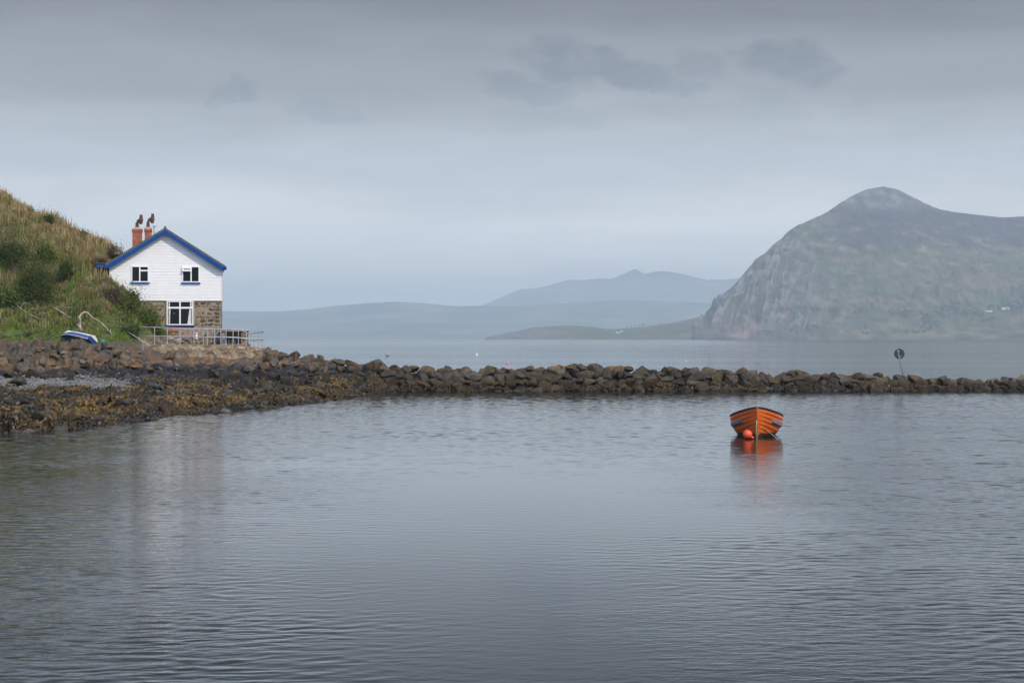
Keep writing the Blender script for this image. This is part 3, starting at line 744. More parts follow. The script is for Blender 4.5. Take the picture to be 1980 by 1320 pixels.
c = lerpc(c, lich, sstep(zb, 1.45, 1.6) * sstep(n1, -.2, .2) * 0.8)
c = lerpc(c, orange, sstep(zb, 1.42, 1.55) * sstep(zb, 2.1, 1.7) * sstep(n2, -.05, .2) * 0.8)
soil = np.array([0.105, 0.085, 0.045]); turf = np.array([0.075, 0.105, 0.025])
c = lerpc(c, soil, hillm); c = lerpc(c, turf, hillm * sstep(n3, -0.1, 0.2) * .8)
c = lerpc(c, np.array([0.24, 0.20, 0.15]), terr_all * sstep(GZ, 3.4, 3.1) * sstep(n2, -.1, .2) * .8)
c = np.clip(c * (1 + 0.3 * n2[..., None]), 0.008, 1)
M_ground = attr_mat('shore_ground', 0.85, 5.0, 0.35, bump=0.9, bdist=0.06, spec=0.3)
o = np_mesh('terrain', np.stack([XX.ravel(), DD.ravel(), GZ.ravel()], 1), grid_faces(*UU.shape), M_ground, c.reshape(-1, 3))
tag(o, 'rocky foreshore rising to the grassy headland slope', kind='structure')

# ------------------------------------------------------------------ boulders
def rock_material(name):
    m, t, b = new_mat(name)
    oi = t.new('ShaderNodeObjectInfo')
    geo = t.new('ShaderNodeNewGeometry'); pos = geo.outputs['Position']; nrm = geo.outputs['Normal']
    tcn = t.new('ShaderNodeTexCoord').outputs['Object']
    off = t.vmath('ADD', tcn, t.comb(t.math('MULTIPLY', oi.outputs['Random'], 31.0), t.math('MULTIPLY', oi.outputs['Random'], 17.0), 0.0))
    nA = t.noise(off, 1.6, 5, 0.65); nB = t.noise(off, 6.0, 5, 0.7); nC = t.noise(pos, 1.1, 3, 0.6)
    nF = t.noise(off, 22.0, 3, 0.6)
    k = t.ramp01(nA, 0.3, 0.72, 0.62, 1.35)
    c = t.mix(1.0, oi.outputs['Color'], t.comb(k, k, k), 'MULTIPLY')
    k2 = t.ramp01(nB, 0.3, 0.7, 0.72, 1.28)
    c = t.mix(1.0, c, t.comb(k2, k2, k2), 'MULTIPLY')
    nx, ny, nz = t.sep(nrm)
    px, py, pz = t.sep(pos)
    # pale crustose lichen specks, orange lichen in the splash zone, olive moss on tops
    hi = t.ramp01(pz, 1.15, 1.5)
    spk = t.math('MULTIPLY', t.ramp01(nF, 0.60, 0.68), 0.30)
    c = t.mix(spk, c, (0.24, 0.22, 0.185))
    orange_f = t.math('MULTIPLY', t.math('MULTIPLY', hi, t.ramp01(pz, 2.5, 1.8)), t.math('MULTIPLY', t.ramp01(nC, 0.46, 0.60), t.ramp01(nB, 0.42, 0.55)))
    c = t.mix(t.math('MULTIPLY', orange_f, 0.6), c, (0.30, 0.145, 0.05))
    moss = t.math('MULTIPLY', t.ramp01(oi.outputs['Random'], 0.62, 0.9), t.math('MULTIPLY', t.ramp01(nA, 0.45, 0.62), t.ramp01(nz, -0.1, 0.6)))
    c = t.mix(t.math('MULTIPLY', moss, 0.75), c, (0.105, 0.090, 0.022))
    # brown weed up to the half tide line
    wl = t.math('ADD', pz, t.math('MULTIPLY', t.math('SUBTRACT', nC, 0.5), -0.9))
    wf = t.math('MULTIPLY', t.ramp01(wl, 0.80, 0.42), t.ramp01(nB, 0.35, 0.55, 0.35, 1.0))
    c = t.mix(t.math('MULTIPLY', wf, 0.85), c, t.mix(t.ramp01(nF, 0.4, 0.6), (0.030, 0.019, 0.009), (0.075, 0.045, 0.014)))
    t.l.new(c, b.inputs['Base Color'])
    b.inputs['Roughness'].default_value = 0.82
    b.inputs['Specular IOR Level'].default_value = 0.3
    hh = t.math('ADD', t.math('MULTIPLY', nB, 0.6), t.math('MULTIPLY', nF, 0.25))
    t.l.new(t.bump(hh, 0.9, 0.06), b.inputs['Normal'])
    return m
M_rock = rock_material('boulder_rock')
def rock_shape(seed, sub=4, cuts=12, rough=0.035):
    r = np.random.default_rng(seed)
    bm = bmesh.new(); bmesh.ops.create_icosphere(bm, subdivisions=sub, radius=1.0)
    V = np.array([v.co[:] for v in bm.verts]); Fc = np.array([[v.index for v in f.verts] for f in bm.faces]); bm.free()
    for _ in range(cuts):
        n = r.normal(size=3); n /= np.linalg.norm(n); cc = r.uniform(0.34, 0.74)
        d = V @ n; V = V - np.clip(d - cc, 0, None)[:, None] * n * 0.97
    o = r.uniform(0, 50, 3)
    L = np.linalg.norm(V, axis=1)[:, None]
    N = V / L
    V = V + N * (rough * 2.2 * fbm(V[:, 0] * 1.3 + o[0], V[:, 1] * 1.3 + o[1], V[:, 2] * 1.3 + o[2], oct=2) + rough * 0.9 * ridged(V[:, 0] * 2.6 + o[0], V[:, 1] * 2.6, V[:, 2] * 2.6, oct=3))[:, None]
    ext = (V.max(0) - V.min(0)) / 2
    V = (V - (V.max(0) + V.min(0)) / 2) / ext           # unit half-extents: sizes then read in metres
    return V, Fc
ROCKS = [rock_shape(100 + i, 4, 9 + i % 6) for i in range(12)]
ROCK_ME = []
for V, Fc in ROCKS:
    o = np_mesh('boulder', V, Fc, M_rock); ROCK_ME.append(o.data); bpy.data.objects.remove(o)
PLACED = []       # (variant, matrix, px, py, kindinfo)
def place_rock(px, py_top, w, D, hr=0.85, tint=None, zone='', dr=1.0, z=None, pr=None, rot=None):
    """rock whose top shows at py_top, w pixels wide, at distance D"""
    r = pr or rng
    s = w / F * D / 2; h = s * hr * r.uniform(0.9, 1.1)
    x = (px - 990) / F * D
    zt = EYE + (655 - py_top) / F * D
    zc = zt - h if z is None else z
    vi = int(r.integers(0, 12))
    e = Euler((r.choice([0, math.pi]) + r.uniform(-.18, .18), r.uniform(-.18, .18), r.uniform(0, 6.28)))
    M = Matrix.Translation((x, D, zc)) @ Matrix.Diagonal((s * 1.04, s * dr, h, 1)) @ e.to_matrix().to_4x4()
    PLACED.append([vi, M, px, 655 - (zc - EYE) / D * F, s, h, tint, zone])
    return M

def tint_pick(r, pal, var=0.2):
    b = np.array(pal[int(r.integers(0, len(pal)))]) * .64; return tuple(np.clip(b * (1 + r.uniform(-var, var)), 0.01, 1))
PAL_TOP = [(0.110, 0.085, 0.062), (0.085, 0.075, 0.062), (0.130, 0.105, 0.080), (0.105, 0.078, 0.052), (0.075, 0.062, 0.045)]
PAL_MID = [(0.075, 0.060, 0.042), (0.100, 0.078, 0.055), (0.060, 0.050, 0.040), (0.095, 0.070, 0.040), (0.125, 0.105, 0.085)]
PAL_LOW = [(0.060, 0.045, 0.032), (0.120, 0.100, 0.080), (0.050, 0.036, 0.025), (0.085, 0.062, 0.045), (0.045, 0.035, 0.028)]
PAL_RIGHT = [(0.155, 0.120, 0.085), (0.130, 0.100, 0.070), (0.175, 0.145, 0.110), (0.110, 0.080, 0.052)]
PAL_LICH = [(0.165, 0.130, 0.092), (0.130, 0.110, 0.090), (0.215, 0.145, 0.080), (0.100, 0.086, 0.072), (0.150, 0.132, 0.112), (0.085, 0.070, 0.055)]
PAL_BLACK = [(0.026, 0.024, 0.026), (0.038, 0.035, 0.036), (0.056, 0.052, 0.054)]
PAL_SHORE = [(0.115, 0.110, 0.108), (0.075, 0.068, 0.062), (0.050, 0.044, 0.040), (0.095, 0.085, 0.075)]

# the skyline course of the breakwater, traced left to right: (x, top y, width)
TOPS = [(521, 671, 20), (535, 675, 26), (549, 681, 22), (568, 679, 20), (588, 686, 30), (615, 693, 34), (634, 700, 20), (655, 693, 24), (678, 693, 20),
 (697, 704, 26), (720, 695, 36), (745, 701, 26), (767, 706, 26), (783, 707, 18), (799, 706, 20), (814, 709, 22), (834, 710, 36), (856, 711, 24),
 (869, 708, 18), (880, 714, 18), (896, 708, 30), (914, 717, 20), (932, 712, 18), (950, 707, 26), (966, 711, 20), (977, 710, 16), (990, 713, 18),
 (1008, 711, 22), (1028, 707, 24), (1044, 709, 20), (1060, 711, 20), (1074, 708, 34), (1087, 705, 16), (1100, 707, 26), (1110, 703, 22), (1125, 704, 22),
 (1150, 702, 30), (1163, 712, 20), (1180, 707, 28), (1197, 706, 24), (1211, 707, 22), (1234, 708, 38), (1252, 713, 20), (1262, 714, 20), (1276, 717, 16),
 (1288, 708, 18), (1299, 709, 14), (1311, 711, 36), (1328, 712, 20), (1342, 710, 30), (1358, 719, 18), (1373, 709, 30), (1390, 714, 22), (1408, 714, 20),
 (1421, 719, 16), (1434, 709, 18), (1443, 719, 18), (1454, 717, 20), (1471, 719, 22), (1490, 723, 22), (1511, 718, 24), (1529, 715, 24), (1543, 715, 26),
 (1560, 720, 22), (1577, 722, 22), (1590, 721, 20), (1610, 720, 26), (1629, 723, 24), (1655, 719, 28), (1684, 721, 30), (1697, 720, 18), (1712, 727, 18),
 (1728, 733, 16), (1741, 723, 24), (1768, 725, 26), (1784, 731, 26), (1800, 732, 20), (1815, 731, 28), (1823, 725, 18), (1838, 733, 24), (1857, 730, 20),
 (1875, 732, 28), (1890, 733, 20), (1908, 733, 24), (1926, 731, 22), (1943, 729, 18), (1957, 731, 20), (1973, 723, 20), (1990, 730, 24), (2012, 730, 26), (2036, 733, 26), (2062, 732, 26)]
def crest(px): return float(np.interp(px, [t[0] for t in TOPS], [t[1] for t in TOPS]))
def ridgeD(px): return float(np.interp(px, [520, 560, 600, 650, 700, 740, 2100], [150, 146, 143.5, 141.5, 140.2, 139.6, 139.6]))
rr = np.random.default_rng(77)
for (px, py, wd) in TOPS:
    D = ridgeD(px) + rr.uniform(-.25, .25)
    pal = PAL_LICH if px < 600 else (PAL_TOP if px < 1500 else PAL_RIGHT)
    if px < 700 and px >= 600: pal = PAL_LICH[2:] + PAL_TOP
    place_rock(px, py - 0.3, wd * 1.12, D, rr.uniform(0.72, 0.95), tint_pick(rr, pal), 'top', 1.1, pr=rr)
# the courses below it, down to the water
for row in range(3):
    px = 548.0 if row == 0 else (690.0 if row == 1 else 745.0)
    px += rr.uniform(0, 8)
    while px < 2080:
        wd = rr.uniform(17, 34) if rr.random() > .2 else rr.uniform(12, 18)
        cy = crest(px); base = 757 if px > 760 else float(np.interp(px, [540, 600, 650, 700, 760], [735, 740, 750, 762, 757]))
        hgt = base - cy
        need = (hgt > 16, hgt > 26, hgt > 38)[row]
        nrow = 3 if hgt > 38 else (2 if hgt > 26 else 1)
        if row < nrow:
            frac = (row + 1) / (nrow + 0.45)
            ptop = cy + hgt * frac - 4 + rr.uniform(-3, 3)
            D = ridgeD(px) - (0.45 + 0.42 * row) + rr.uniform(-.12, .12)
            if px < 760: D -= 0.8
            pal = (PAL_MID, PAL_LOW, PAL_LOW)[row]
            if px > 1500: pal = pal + PAL_RIGHT
            place_rock(px + wd * .4, ptop, wd * 1.12, D, rr.uniform(.62, .9), tint_pick(rr, pal), ('mid', 'low', 'low')[row], 1.0, pr=rr)
        px += wd * 0.86

# boulders of the foreshore, picked out one by one: (x, top y, width, palette, height ratio)
SHORE = [(22, 797, 52, 2, .9), (82, 791, 48, 3, .85), (57, 780, 18, 3, .9), (148, 794, 34, 0, 1.1), (120, 801, 30, 2, .8), (66, 783, 20, 3, .8),
 (108, 779, 16, 1, .8), (150, 776, 26, 1, .8), (237, 768, 32, 0, .8), (222, 757, 30, 0, .7), (172, 757, 14, 2, .9), (375, 791, 42, 3, .45), (333, 787, 26, 2, .6),
 (240, 786, 34, 2, .6), (200, 792, 30, 2, .5), (427, 763, 18, 3, 1.7), (441, 767, 14, 0, .9), (378, 773, 22, 3, .7), (318, 781, 26, 2, .6), (305, 752, 30, 3, .6),
 (352, 752, 34, 3, .5), (395, 741, 18, 3, .8), (409, 749, 20, 1, .6), (443, 752, 20, 3, .7), (473, 730, 34, 0, 1.1), (455, 735, 26, 1, .7), (500, 752, 20, 3, .6),
 (515, 752, 22, 3, .6), (540, 741, 24, 2, .8), (560, 745, 20, 3, .7), (558, 728, 32, 1, .8), (528, 720, 34, 1, .8), (500, 713, 32, 0, .8), (452, 716, 40, 1, .7), (415, 712, 32, 1, .8),
 (35, 729, 46, 1, .6), (136, 716, 26, 2, 1.3), (112, 715, 26, 0, 1.0), (60, 712, 36, 0, .8), (18, 713, 34, 0, .8), (92, 722, 30, 1, .6), (160, 713, 34, 0, .5), (195, 716, 30, 0, .4),
 (35, 756, 14, 2, .8), (270, 735, 26, 1, .5), (300, 738, 34, 3, .5), (330, 733, 26, 1, .6), (590, 730, 26, 1, .8), (615, 738, 24, 3, .8), (640, 730, 26, 1, .8), (668, 742, 22, 2, .7),
 (650, 750, 18, 3, .6), (620, 756, 22, 2, .6), (575, 762, 22, 3, .6), (545, 772, 20, 2, .6), (598, 748, 20, 3, .7), (700, 742, 20, 3, .8), (720, 748, 18, 2, .6), (690, 755, 18, 2, .6),
 (470, 779, 22, 2, .5), (495, 776, 18, 3, .5), (280, 798, 22, 2, .4), (180, 803, 26, 2, .5), (10, 812, 26, 2, .5), (60, 818, 22, 2, .4), (5, 768, 22, 1, .6), (265, 760, 16, 1, .7), (205, 775, 18, 2, .6), (350, 764, 26, 2, .6), (400, 778, 18, 2, .6), (290, 770, 20, 2, .6), (480, 762, 20, 2, .7), (525, 762, 16, 3, .6)]
rs = np.random.default_rng(31)
PALS = {0: PAL_BLACK, 1: PAL_BLACK + PAL_SHORE[2:3], 2: PAL_SHORE[1:3] + PAL_LOW[:2], 3: PAL_SHORE}
PALS[3] = [(0.125, 0.120, 0.120), (0.100, 0.095, 0.092)]
for (px, py, wd, pk, hr) in SHORE:
    p = ground_hit(px, py + wd * hr * 0.62)
    place_rock(px, py, wd, p.y, hr, tint_pick(rs, PALS[pk], .15), 'shore', 0.8, pr=rs)
# the lichened ledge under the grass and under the terrace wall
LEDGE = [(8, 690, 34), (30, 683, 36), (55, 688, 34), (84, 692, 40), (106, 682, 30), (128, 690, 38), (150, 676, 34), (183, 663, 34), (170, 672, 32), (212, 664, 30), (196, 678, 40),
 (226, 676, 34), (14, 702, 32), (44, 701, 36), (74, 706, 38), (100, 703, 26), (140, 702, 30), (165, 698, 34), (190, 700, 30), (214, 696, 34), (240, 693, 34), (262, 702, 30), (288, 706, 30),
 (328, 678, 25), (310, 708, 26), (338, 709, 28), (372, 706, 30), (398, 707, 24), (420, 698, 22), (432, 706, 32), (458, 706, 30), (482, 705, 30), (508, 700, 30), (530, 690, 34), (553, 695, 30), (575, 697, 32), (600, 703, 30), (628, 708, 30), (655, 709, 28), (523, 684, 30), (120, 671, 26), (64, 672, 26), (88, 674, 22), (20, 672, 24), (145, 664, 22), (40, 664, 18), (102, 664, 16)]
for (px, py, wd) in LEDGE:
    wd *= 0.8
    p = ground_hit(px, min(py + wd * 0.5, 716), 130)
    D = p.y - 0.1
    if 235 < px < 510: D = min(D, 153.6)
    wd *= rs.uniform(.75, 1.2)
    place_rock(px, py, wd, D, rs.uniform(.6, 1.05), tint_pick(rs, PAL_LICH, .35), 'ledge', 0.8, pr=rs)

# labels: tone, size and where it lies
def ordinal(n):
    base = ['first', 'second', 'third', 'fourth', 'fifth', 'sixth', 'seventh', 'eighth', 'ninth', 'tenth', 'eleventh', 'twelfth', 'thirteenth', 'fourteenth', 'fifteenth', 'sixteenth', 'seventeenth', 'eighteenth', 'nineteenth']
    if n <= 19: return base[n - 1]
    tens = {2: 'twent', 3: 'thirt', 4: 'fort'}[n // 10]
    return tens + 'ieth' if n % 10 == 0 else tens + 'y-' + base[n % 10 - 1]
BW = [(545, 'beside the railing end'), (620, 'right of the railing'), (700, 'where shore meets breakwater'), (790, 'at the breakwater start'),
      (880, 'left of the far headland tip'), (960, 'below the tip of the far headland'), (1060, 'below the cliffs of the low headland'), (1150, 'left of the highest hump'),
      (1240, 'at the highest hump'), (1345, 'below the mountain\'s left foot'), (1411, 'just left of the orange boat'), (1513, 'behind the orange boat'),
      (1600, 'just right of the orange boat'), (1700, 'between the boat and the round sign'), (1775, 'at the foot of the round sign'), (1870, 'right of the round sign'), (1990, 'at the far right end'), (9999, 'past the right edge')]
SH = [(118, 'left of the upturned dinghy'), (228, 'below the upturned dinghy'), (310, 'below the handrail steps'), (376, 'below ground floor window'), (430, 'below the bench'), (512, 'below the stone shelter'), (9999, 'right of the railing')]
def zone_of(z, px, py):
    if z in ('top', 'mid', 'low'):
        for lim, t in BW:
            if px < lim: return {'top': 'top', 'mid': 'middle', 'low': 'bottom'}[z] + ' course', t
    for lim, t in SH:
        if px < lim: break
    if z == 'ledge': return 'lichened ledge', t
    return ('black band' if py < 738 else ('weedy shore' if py < 778 else "water's edge")), t
def toneword(c):
    l = sum(c) / 3
    if l < 0.05: return 'blackish'
    if c[0] > c[2] * 1.55: return 'brown' if l > 0.07 else 'dark brown'
    return 'grey' if l > 0.085 else 'dark grey'
groups = {}
for k, R in enumerate(PLACED):
    groups.setdefault(zone_of(R[7], R[2], R[3]), []).append(k)
for zn, ks in groups.items():
    ks.sort(key=lambda k: PLACED[k][2])
    for n, k in enumerate(ks):
        vi, M, px, py, s, h, tint, z = PLACED[k]
        o = bpy.data.objects.new('boulder', ROCK_ME[vi]); COL.objects.link(o)
        o.matrix_world = M; o.color = tint + (1,)
        pos = 'leftmost' if n == 0 else ('rightmost' if n == len(ks) - 1 else ordinal(n + 1) + ' from left')
        lab = f"{toneword(tint)} boulder, {pos} in the {zn[0]} {zn[1]}"
        if len(lab.replace("-", " ").replace("'", " ").split()) > 15: lab = lab.replace(' in the ', ' in ').replace(' of the ', ' of ').replace(' at the ', ' at ').replace(' below the ', ' below ')
        g = {'top': 'boulders of the breakwater', 'mid': 'boulders of the breakwater', 'low': 'boulders of the breakwater', 'ledge': 'lichened boulders of the ledge', 'shore': 'boulders on the foreshore'}[z]
        tag(o, lab, 'boulder', g)
print('boulders', len(PLACED))

# stones packed between and behind the boulders: heart of the breakwater and loose rubble
def merged_rocks(name, items, mat, label, kind='stuff', sub=2):
    shp = [rock_shape(300 + i, sub, 7) for i in range(6)]
    Vs, Fs, Cs, b = [], [], [], 0
    for (x, y, z, sx, sy, sz, rot, col) in items:
        V, Fc = shp[int(rot * 1000) % 6]
        ca, sa = math.cos(rot), math.sin(rot)
        W = np.stack([V[:, 0] * ca - V[:, 1] * sa, V[:, 0] * sa + V[:, 1] * ca, V[:, 2]], 1) * [sx, sy, sz] + [x, y, z]
        Vs.append(W); Fs.append(Fc + b); b += len(V); Cs.append(np.tile(col, (len(V), 1)))
    o = np_mesh(name, np.concatenate(Vs), np.concatenate(Fs), mat, np.concatenate(Cs))
    return tag(o, label, kind=kind)
M_rub = attr_mat('rubble_stone', 0.85, 7.0, 0.35, bump=0.8, bdist=0.03, spec=0.3)
items = []
rq = np.random.default_rng(9)
for k in range(1900):       # breakwater fill, front to back
    px = rq.uniform(590, 2120); dk_ = ridgeD(px); x = (px - 990) / F * dk_
    ht = EYE + (655 - crest(px)) / F * dk_ - 0.20
    u = rq.uniform(-1, 1.3)
    zz = ht * (1 - abs(u) ** 1.3) * rq.uniform(.0, 1.0); s = rq.uniform(.18, .42)
    y = dk_ + .1 + u * 1.5
    if px < 760 and u < .2: continue
    cc = np.array(PAL_LOW[int(rq.integers(0, 5))]) * .45 if zz < .5 else np.array(PAL_TOP[int(rq.integers(0, 5))]) * .5  # fill kept darker to paint in the shade of the gaps
    items.append((x, y, max(zz - .05, -.1), s, s, s * .8, rq.uniform(0, 6.28), cc))
for k in range(700):        # low back slope boulders towards the sea
    px = rq.uniform(690, 2120); s = rq.uniform(.3, .5)
    ht = EYE + (655 - crest(px)) / F * 139.6 - 0.55
    u = rq.uniform(0.2, 1)
    items.append(((px - 990) / F * 140.5, 140.4 + u * 2.0, max(ht * (1 - u) - .05, -.15), s, s, s * .8, rq.uniform(0, 6.28), np.array(PAL_LOW[int(rq.integers(0, 5))])))
merged_rocks('breakwater_fill', items, M_rub, 'smaller stones packed between the breakwater boulders')
items = []
for k in range(2600):
    px = rq.uniform(-60, 760); d = rq.uniform(74, 150); x = (px - 990) / F * d
    z = float(ground_z(x, d))
    if z < -.15 or z > 2.75: continue
    gsh = math.exp(-((d - (119 - .012 * px)) / 6.5) ** 2) * (1 if px < 245 else 0)
    if gsh > .35 and rq.random() < .93: continue
    if z < 1.0 and rq.random() < .72: continue
    s = rq.uniform(.08, .30) * (1.1 if z > 1.3 else 1) * rq.uniform(.6, 1.1)
    if z < .95: pal = PAL_SHORE[1:] + PAL_LOW[2:3] + PAL_LOW[4:]
    elif z < 1.4: pal = PAL_BLACK
    else: pal = PAL_LICH
    items.append((x, d, z + s * .15, s * rq.uniform(.8, 1.5), s, s * rq.uniform(.5, .85), rq.uniform(0, 6.28), np.array(pal[int(rq.integers(0, len(pal)))]) * rq.uniform(.45, 1.1)))
merged_rocks('rubble', items, M_rub, 'loose stones scattered over the foreshore')
items = []
for k in range(9000):
    px = rq.uniform(-40, 270); d = 119 - .012 * px + rq.normal() * 5.0; x = (px - 990) / F * d
    if d < 108 or d > 131: continue
    z = float(ground_z(x, d)); s = rq.uniform(.03, .085)
    v = rq.uniform(.07, .22); items.append((x, d, z + s * .3, s, s, s * .7, rq.uniform(0, 6.28), np.array([v, v * .97, v * .93])))
merged_rocks('gravel', items, M_rub, 'tongue of pale grey shingle between the weedy rocks', sub=1)

# ------------------------------------------------------------------ seaweed draped over ground and boulders
def seaweed():
    Ps, Ns, Zs = [], [], []
    # on the ground sheet
    n = 420000
    i = rq.integers(0, len(GD) - 1, n); j = rq.integers(0, len(GU) - 1, n)
    ok = (GD[i] < 141) & (GU[j] > -40) & (GZ[i, j] > -.06) & (GZ[i, j] < 1.02)
    ok &= (shing[i, j] < .42)
    ok &= (fbm(XX[i, j] / 1.8 + 40, DD[i, j] / 2.4, oct=3) > -0.24)
    i, j = i[ok], j[ok]
    d = GD[i] + rq.uniform(-.15, .15, len(i)); u = GU[j] + rq.uniform(-1.1, 1.1, len(i))
    x = (u - 990) / F * d
    Ps.append(np.stack([x, d, ground_z(x, d) + rq.uniform(0, .10, len(i))], 1))
    # on boulders
    for (vi, M, px, py, s, h, tint, z) in PLACED:
        V, Fc = ROCKS[vi]
        m = np.array(M); W = V @ m[:3, :3].T + m[:3, 3]
        top = 0.42 if z in ('top', 'mid', 'low') else 0.98
        T = W[Fc].mean(1)
        cand = np.where((T[:, 2] < top + .15 * fbm(T[:, 0] * 2, T[:, 1] * 2, T[:, 2] * 2, oct=2)) & (T[:, 2] > -.03) & (T[:, 1] < m[1, 3] + s * .5))[0]
        if len(cand) == 0: continue
        dens = fbm(T[cand, 0] * 1.1 + 5, T[cand, 1] * .9, T[cand, 2] * 1.4, oct=2)
        cand = cand[dens > (-.02 if top > .5 else -.12)]
        if len(cand) == 0: continue
        k = min(len(cand) * 2, int(90 * s * s / .16))
        Ps.append(T[rq.choice(cand, k)] + rq.normal(size=(k, 3)) * .02 + [0, -.03, .01])
    Pp = np.concatenate(Ps); n = len(Pp)
    ang = rq.uniform(0, 6.28, n); s = rq.uniform(.035, .10, n)[:, None]
    a = np.stack([np.cos(ang), np.sin(ang) * .6, rq.uniform(-.5, .5, n)], 1); a /= np.linalg.norm(a, axis=1)[:, None]
    b = np.stack([rq.normal(size=n) * .4, -.55 + rq.normal(size=n) * .4, -.75 + rq.normal(size=n) * .45], 1); b /= np.linalg.norm(b, axis=1)[:, None]
    V = np.stack([Pp - a * s * .6, Pp + a * s * .6, Pp + a * s * .35 + b * s * 1.7, Pp - a * s * .35 + b * s * 1.9], 1).reshape(-1, 3)
    V[:, 2] = np.maximum(V[:, 2], -.02)
    t = sstep(fbm(Pp[:, 0] / 2.2 + 11, Pp[:, 1] / 3.0, Pp[:, 2], oct=3), -.15, .25)[:, None]
    low = sstep(Pp[:, 2], .45, .15)[:, None]
    c = np.array([0.026, 0.017, 0.006]) * (1 - t) + np.array([0.135, 0.078, 0.012]) * t
    c = c * (1 - low * .62) * rq.uniform(.55, 1.4, (n, 1))
    bw = (Pp[:, 0] > -9)[:, None]; c = np.where(bw, c * .55, c)
    M = attr_mat('seaweed', 0.5, 8.0, 0.3, spec=0.5)
    o = np_mesh('seaweed', V, np.arange(4 * n).reshape(-1, 4), M, np.repeat(c, 4, axis=0), smooth=False)
    tag(o, 'olive brown seaweed over the lower rocks', kind='stuff')
seaweed()
# ------------------------------------------------------------------ the house
def board_mat():
    m, t, b = new_mat('white_weatherboard')
    g = t.new('ShaderNodeTexCoord').outputs['Object']
    n = t.noise(t.vmath('MULTIPLY', g, (1, 1, 5)), 1.2, 5, 0.6)
    st = t.noise(t.vmath('MULTIPLY', g, (1.6, 1, .5)), 1.2, 4, 0.6)
    k = t.ramp01(n, .3, .7, .94, 1.03)
    c = t.mix(1.0, (0.78, 0.78, 0.77), t.comb(k, k, k), 'MULTIPLY')
    c = t.mix(t.math('MULTIPLY', t.ramp01(st, .50, .75), .16), c, (0.50, 0.49, 0.42))
    t.l.new(c, b.inputs['Base Color']); b.inputs['Roughness'].default_value = 0.45
    return m
M_board = board_mat()
M_paint = plain('white_paint', (0.82, 0.82, 0.81), 0.4, var=0.04)
M_blue = plain('blue_paint', (0.004, 0.058, 0.23), 0.55, var=0.12, scale=3, spec=.2)
M_navy = plain('dark_blue_paint', (0.016, 0.020, 0.045), 0.4, var=0.15)
def glass_mat():
    m, t, b = new_mat('window_glass')
    b.inputs['Base Color'].default_value = (0.012, 0.012, 0.013, 1); b.inputs['Roughness'].default_value = 0.12
    b.inputs['Specular IOR Level'].default_value = 0.16
    return m
M_glass = glass_mat()
M_curtain = plain('curtain_cloth', (0.62, 0.62, 0.60), 0.9, var=0.1)
def brick_mat():
    m, t, b = new_mat('red_brick')
    g = t.new('ShaderNodeTexCoord').outputs['Object']
    x, y, z = t.sep(g)
    br = t.new('ShaderNodeTexBrick'); t.l.new(t.comb(t.math('ADD', x, y), z, 0.0), br.inputs['Vector'])
    br.inputs['Scale'].default_value = 1.0; br.inputs['Brick Width'].default_value = 0.23; br.inputs['Row Height'].default_value = 0.078
    br.inputs['Mortar Size'].default_value = 0.007
    br.inputs['Color1'].default_value = (0.36, 0.080, 0.030, 1); br.inputs['Color2'].default_value = (0.30, 0.075, 0.04, 1); br.inputs['Mortar'].default_value = (0.34, 0.22, 0.16, 1)
    n = t.noise(g, 3.0, 5, .65); k = t.ramp01(n, .3, .7, .7, 1.3)
    t.l.new(t.mix(1.0, br.outputs[0], t.comb(k, k, k), 'MULTIPLY'), b.inputs['Base Color'])
    b.inputs['Roughness'].default_value = 0.85
    t.l.new(t.bump(br.outputs['Fac'], -0.5, 0.01), b.inputs['Normal'])
    return m
M_brick = brick_mat()
M_rust = plain('rusty_metal', (0.125, 0.055, 0.038), 0.65, 0.3, var=0.35, scale=5, bump=.3)
M_mortar = plain('cement', (0.36, 0.28, 0.22), 0.9, var=0.2, bump=.5, scale=9)
def stone_mats():
    m, t, b = new_mat('rubble_mortar')
    g = t.new('ShaderNodeTexCoord').outputs['Object']
    n = t.noise(g, 5, 6, .7); n2 = t.noise(g, 1.2, 4, .6)
    c = t.mix(t.ramp01(n, .35, .65), (0.20, 0.155, 0.11), (0.33, 0.26, 0.19))
    c = t.mix(t.math('MULTIPLY', t.ramp01(n2, .5, .7), .6), c, (0.12, 0.10, 0.08))
    t.l.new(c, b.inputs['Base Color']); b.inputs['Roughness'].default_value = .95
    t.l.new(t.bump(n, .8, .04), b.inputs['Normal'])
    a = attr_mat('wall_stones', 0.9, 6.0, 0.4, bump=.8, bdist=.03)
    return m, a
M_mort, M_stones = stone_mats()
M_galv = plain('galvanised_pipe', (0.42, 0.44, 0.46), 0.45, 0.35, var=0.2, scale=4)
M_wood = plain('weathered_wood', (0.30, 0.22, 0.19), 0.85, var=0.3, scale=5, bump=.3)

HD_ = 162.0
HS = HD_ / F * 1.011
HX0 = 321.0
HOUSE_LOC = P(HX0, 655, HD_)
H0 = Vector((HOUSE_LOC.x, HOUSE_LOC.y, 0))
house = empty('house', H0, 0.151, 'white weatherboarded house with blue eaves and a stone ground floor by the sea', 'house')
def hx(px): return (px - HX0) * HS
def hz(py): return EYE + (655 - py) * HS
DEPTH = 8.6
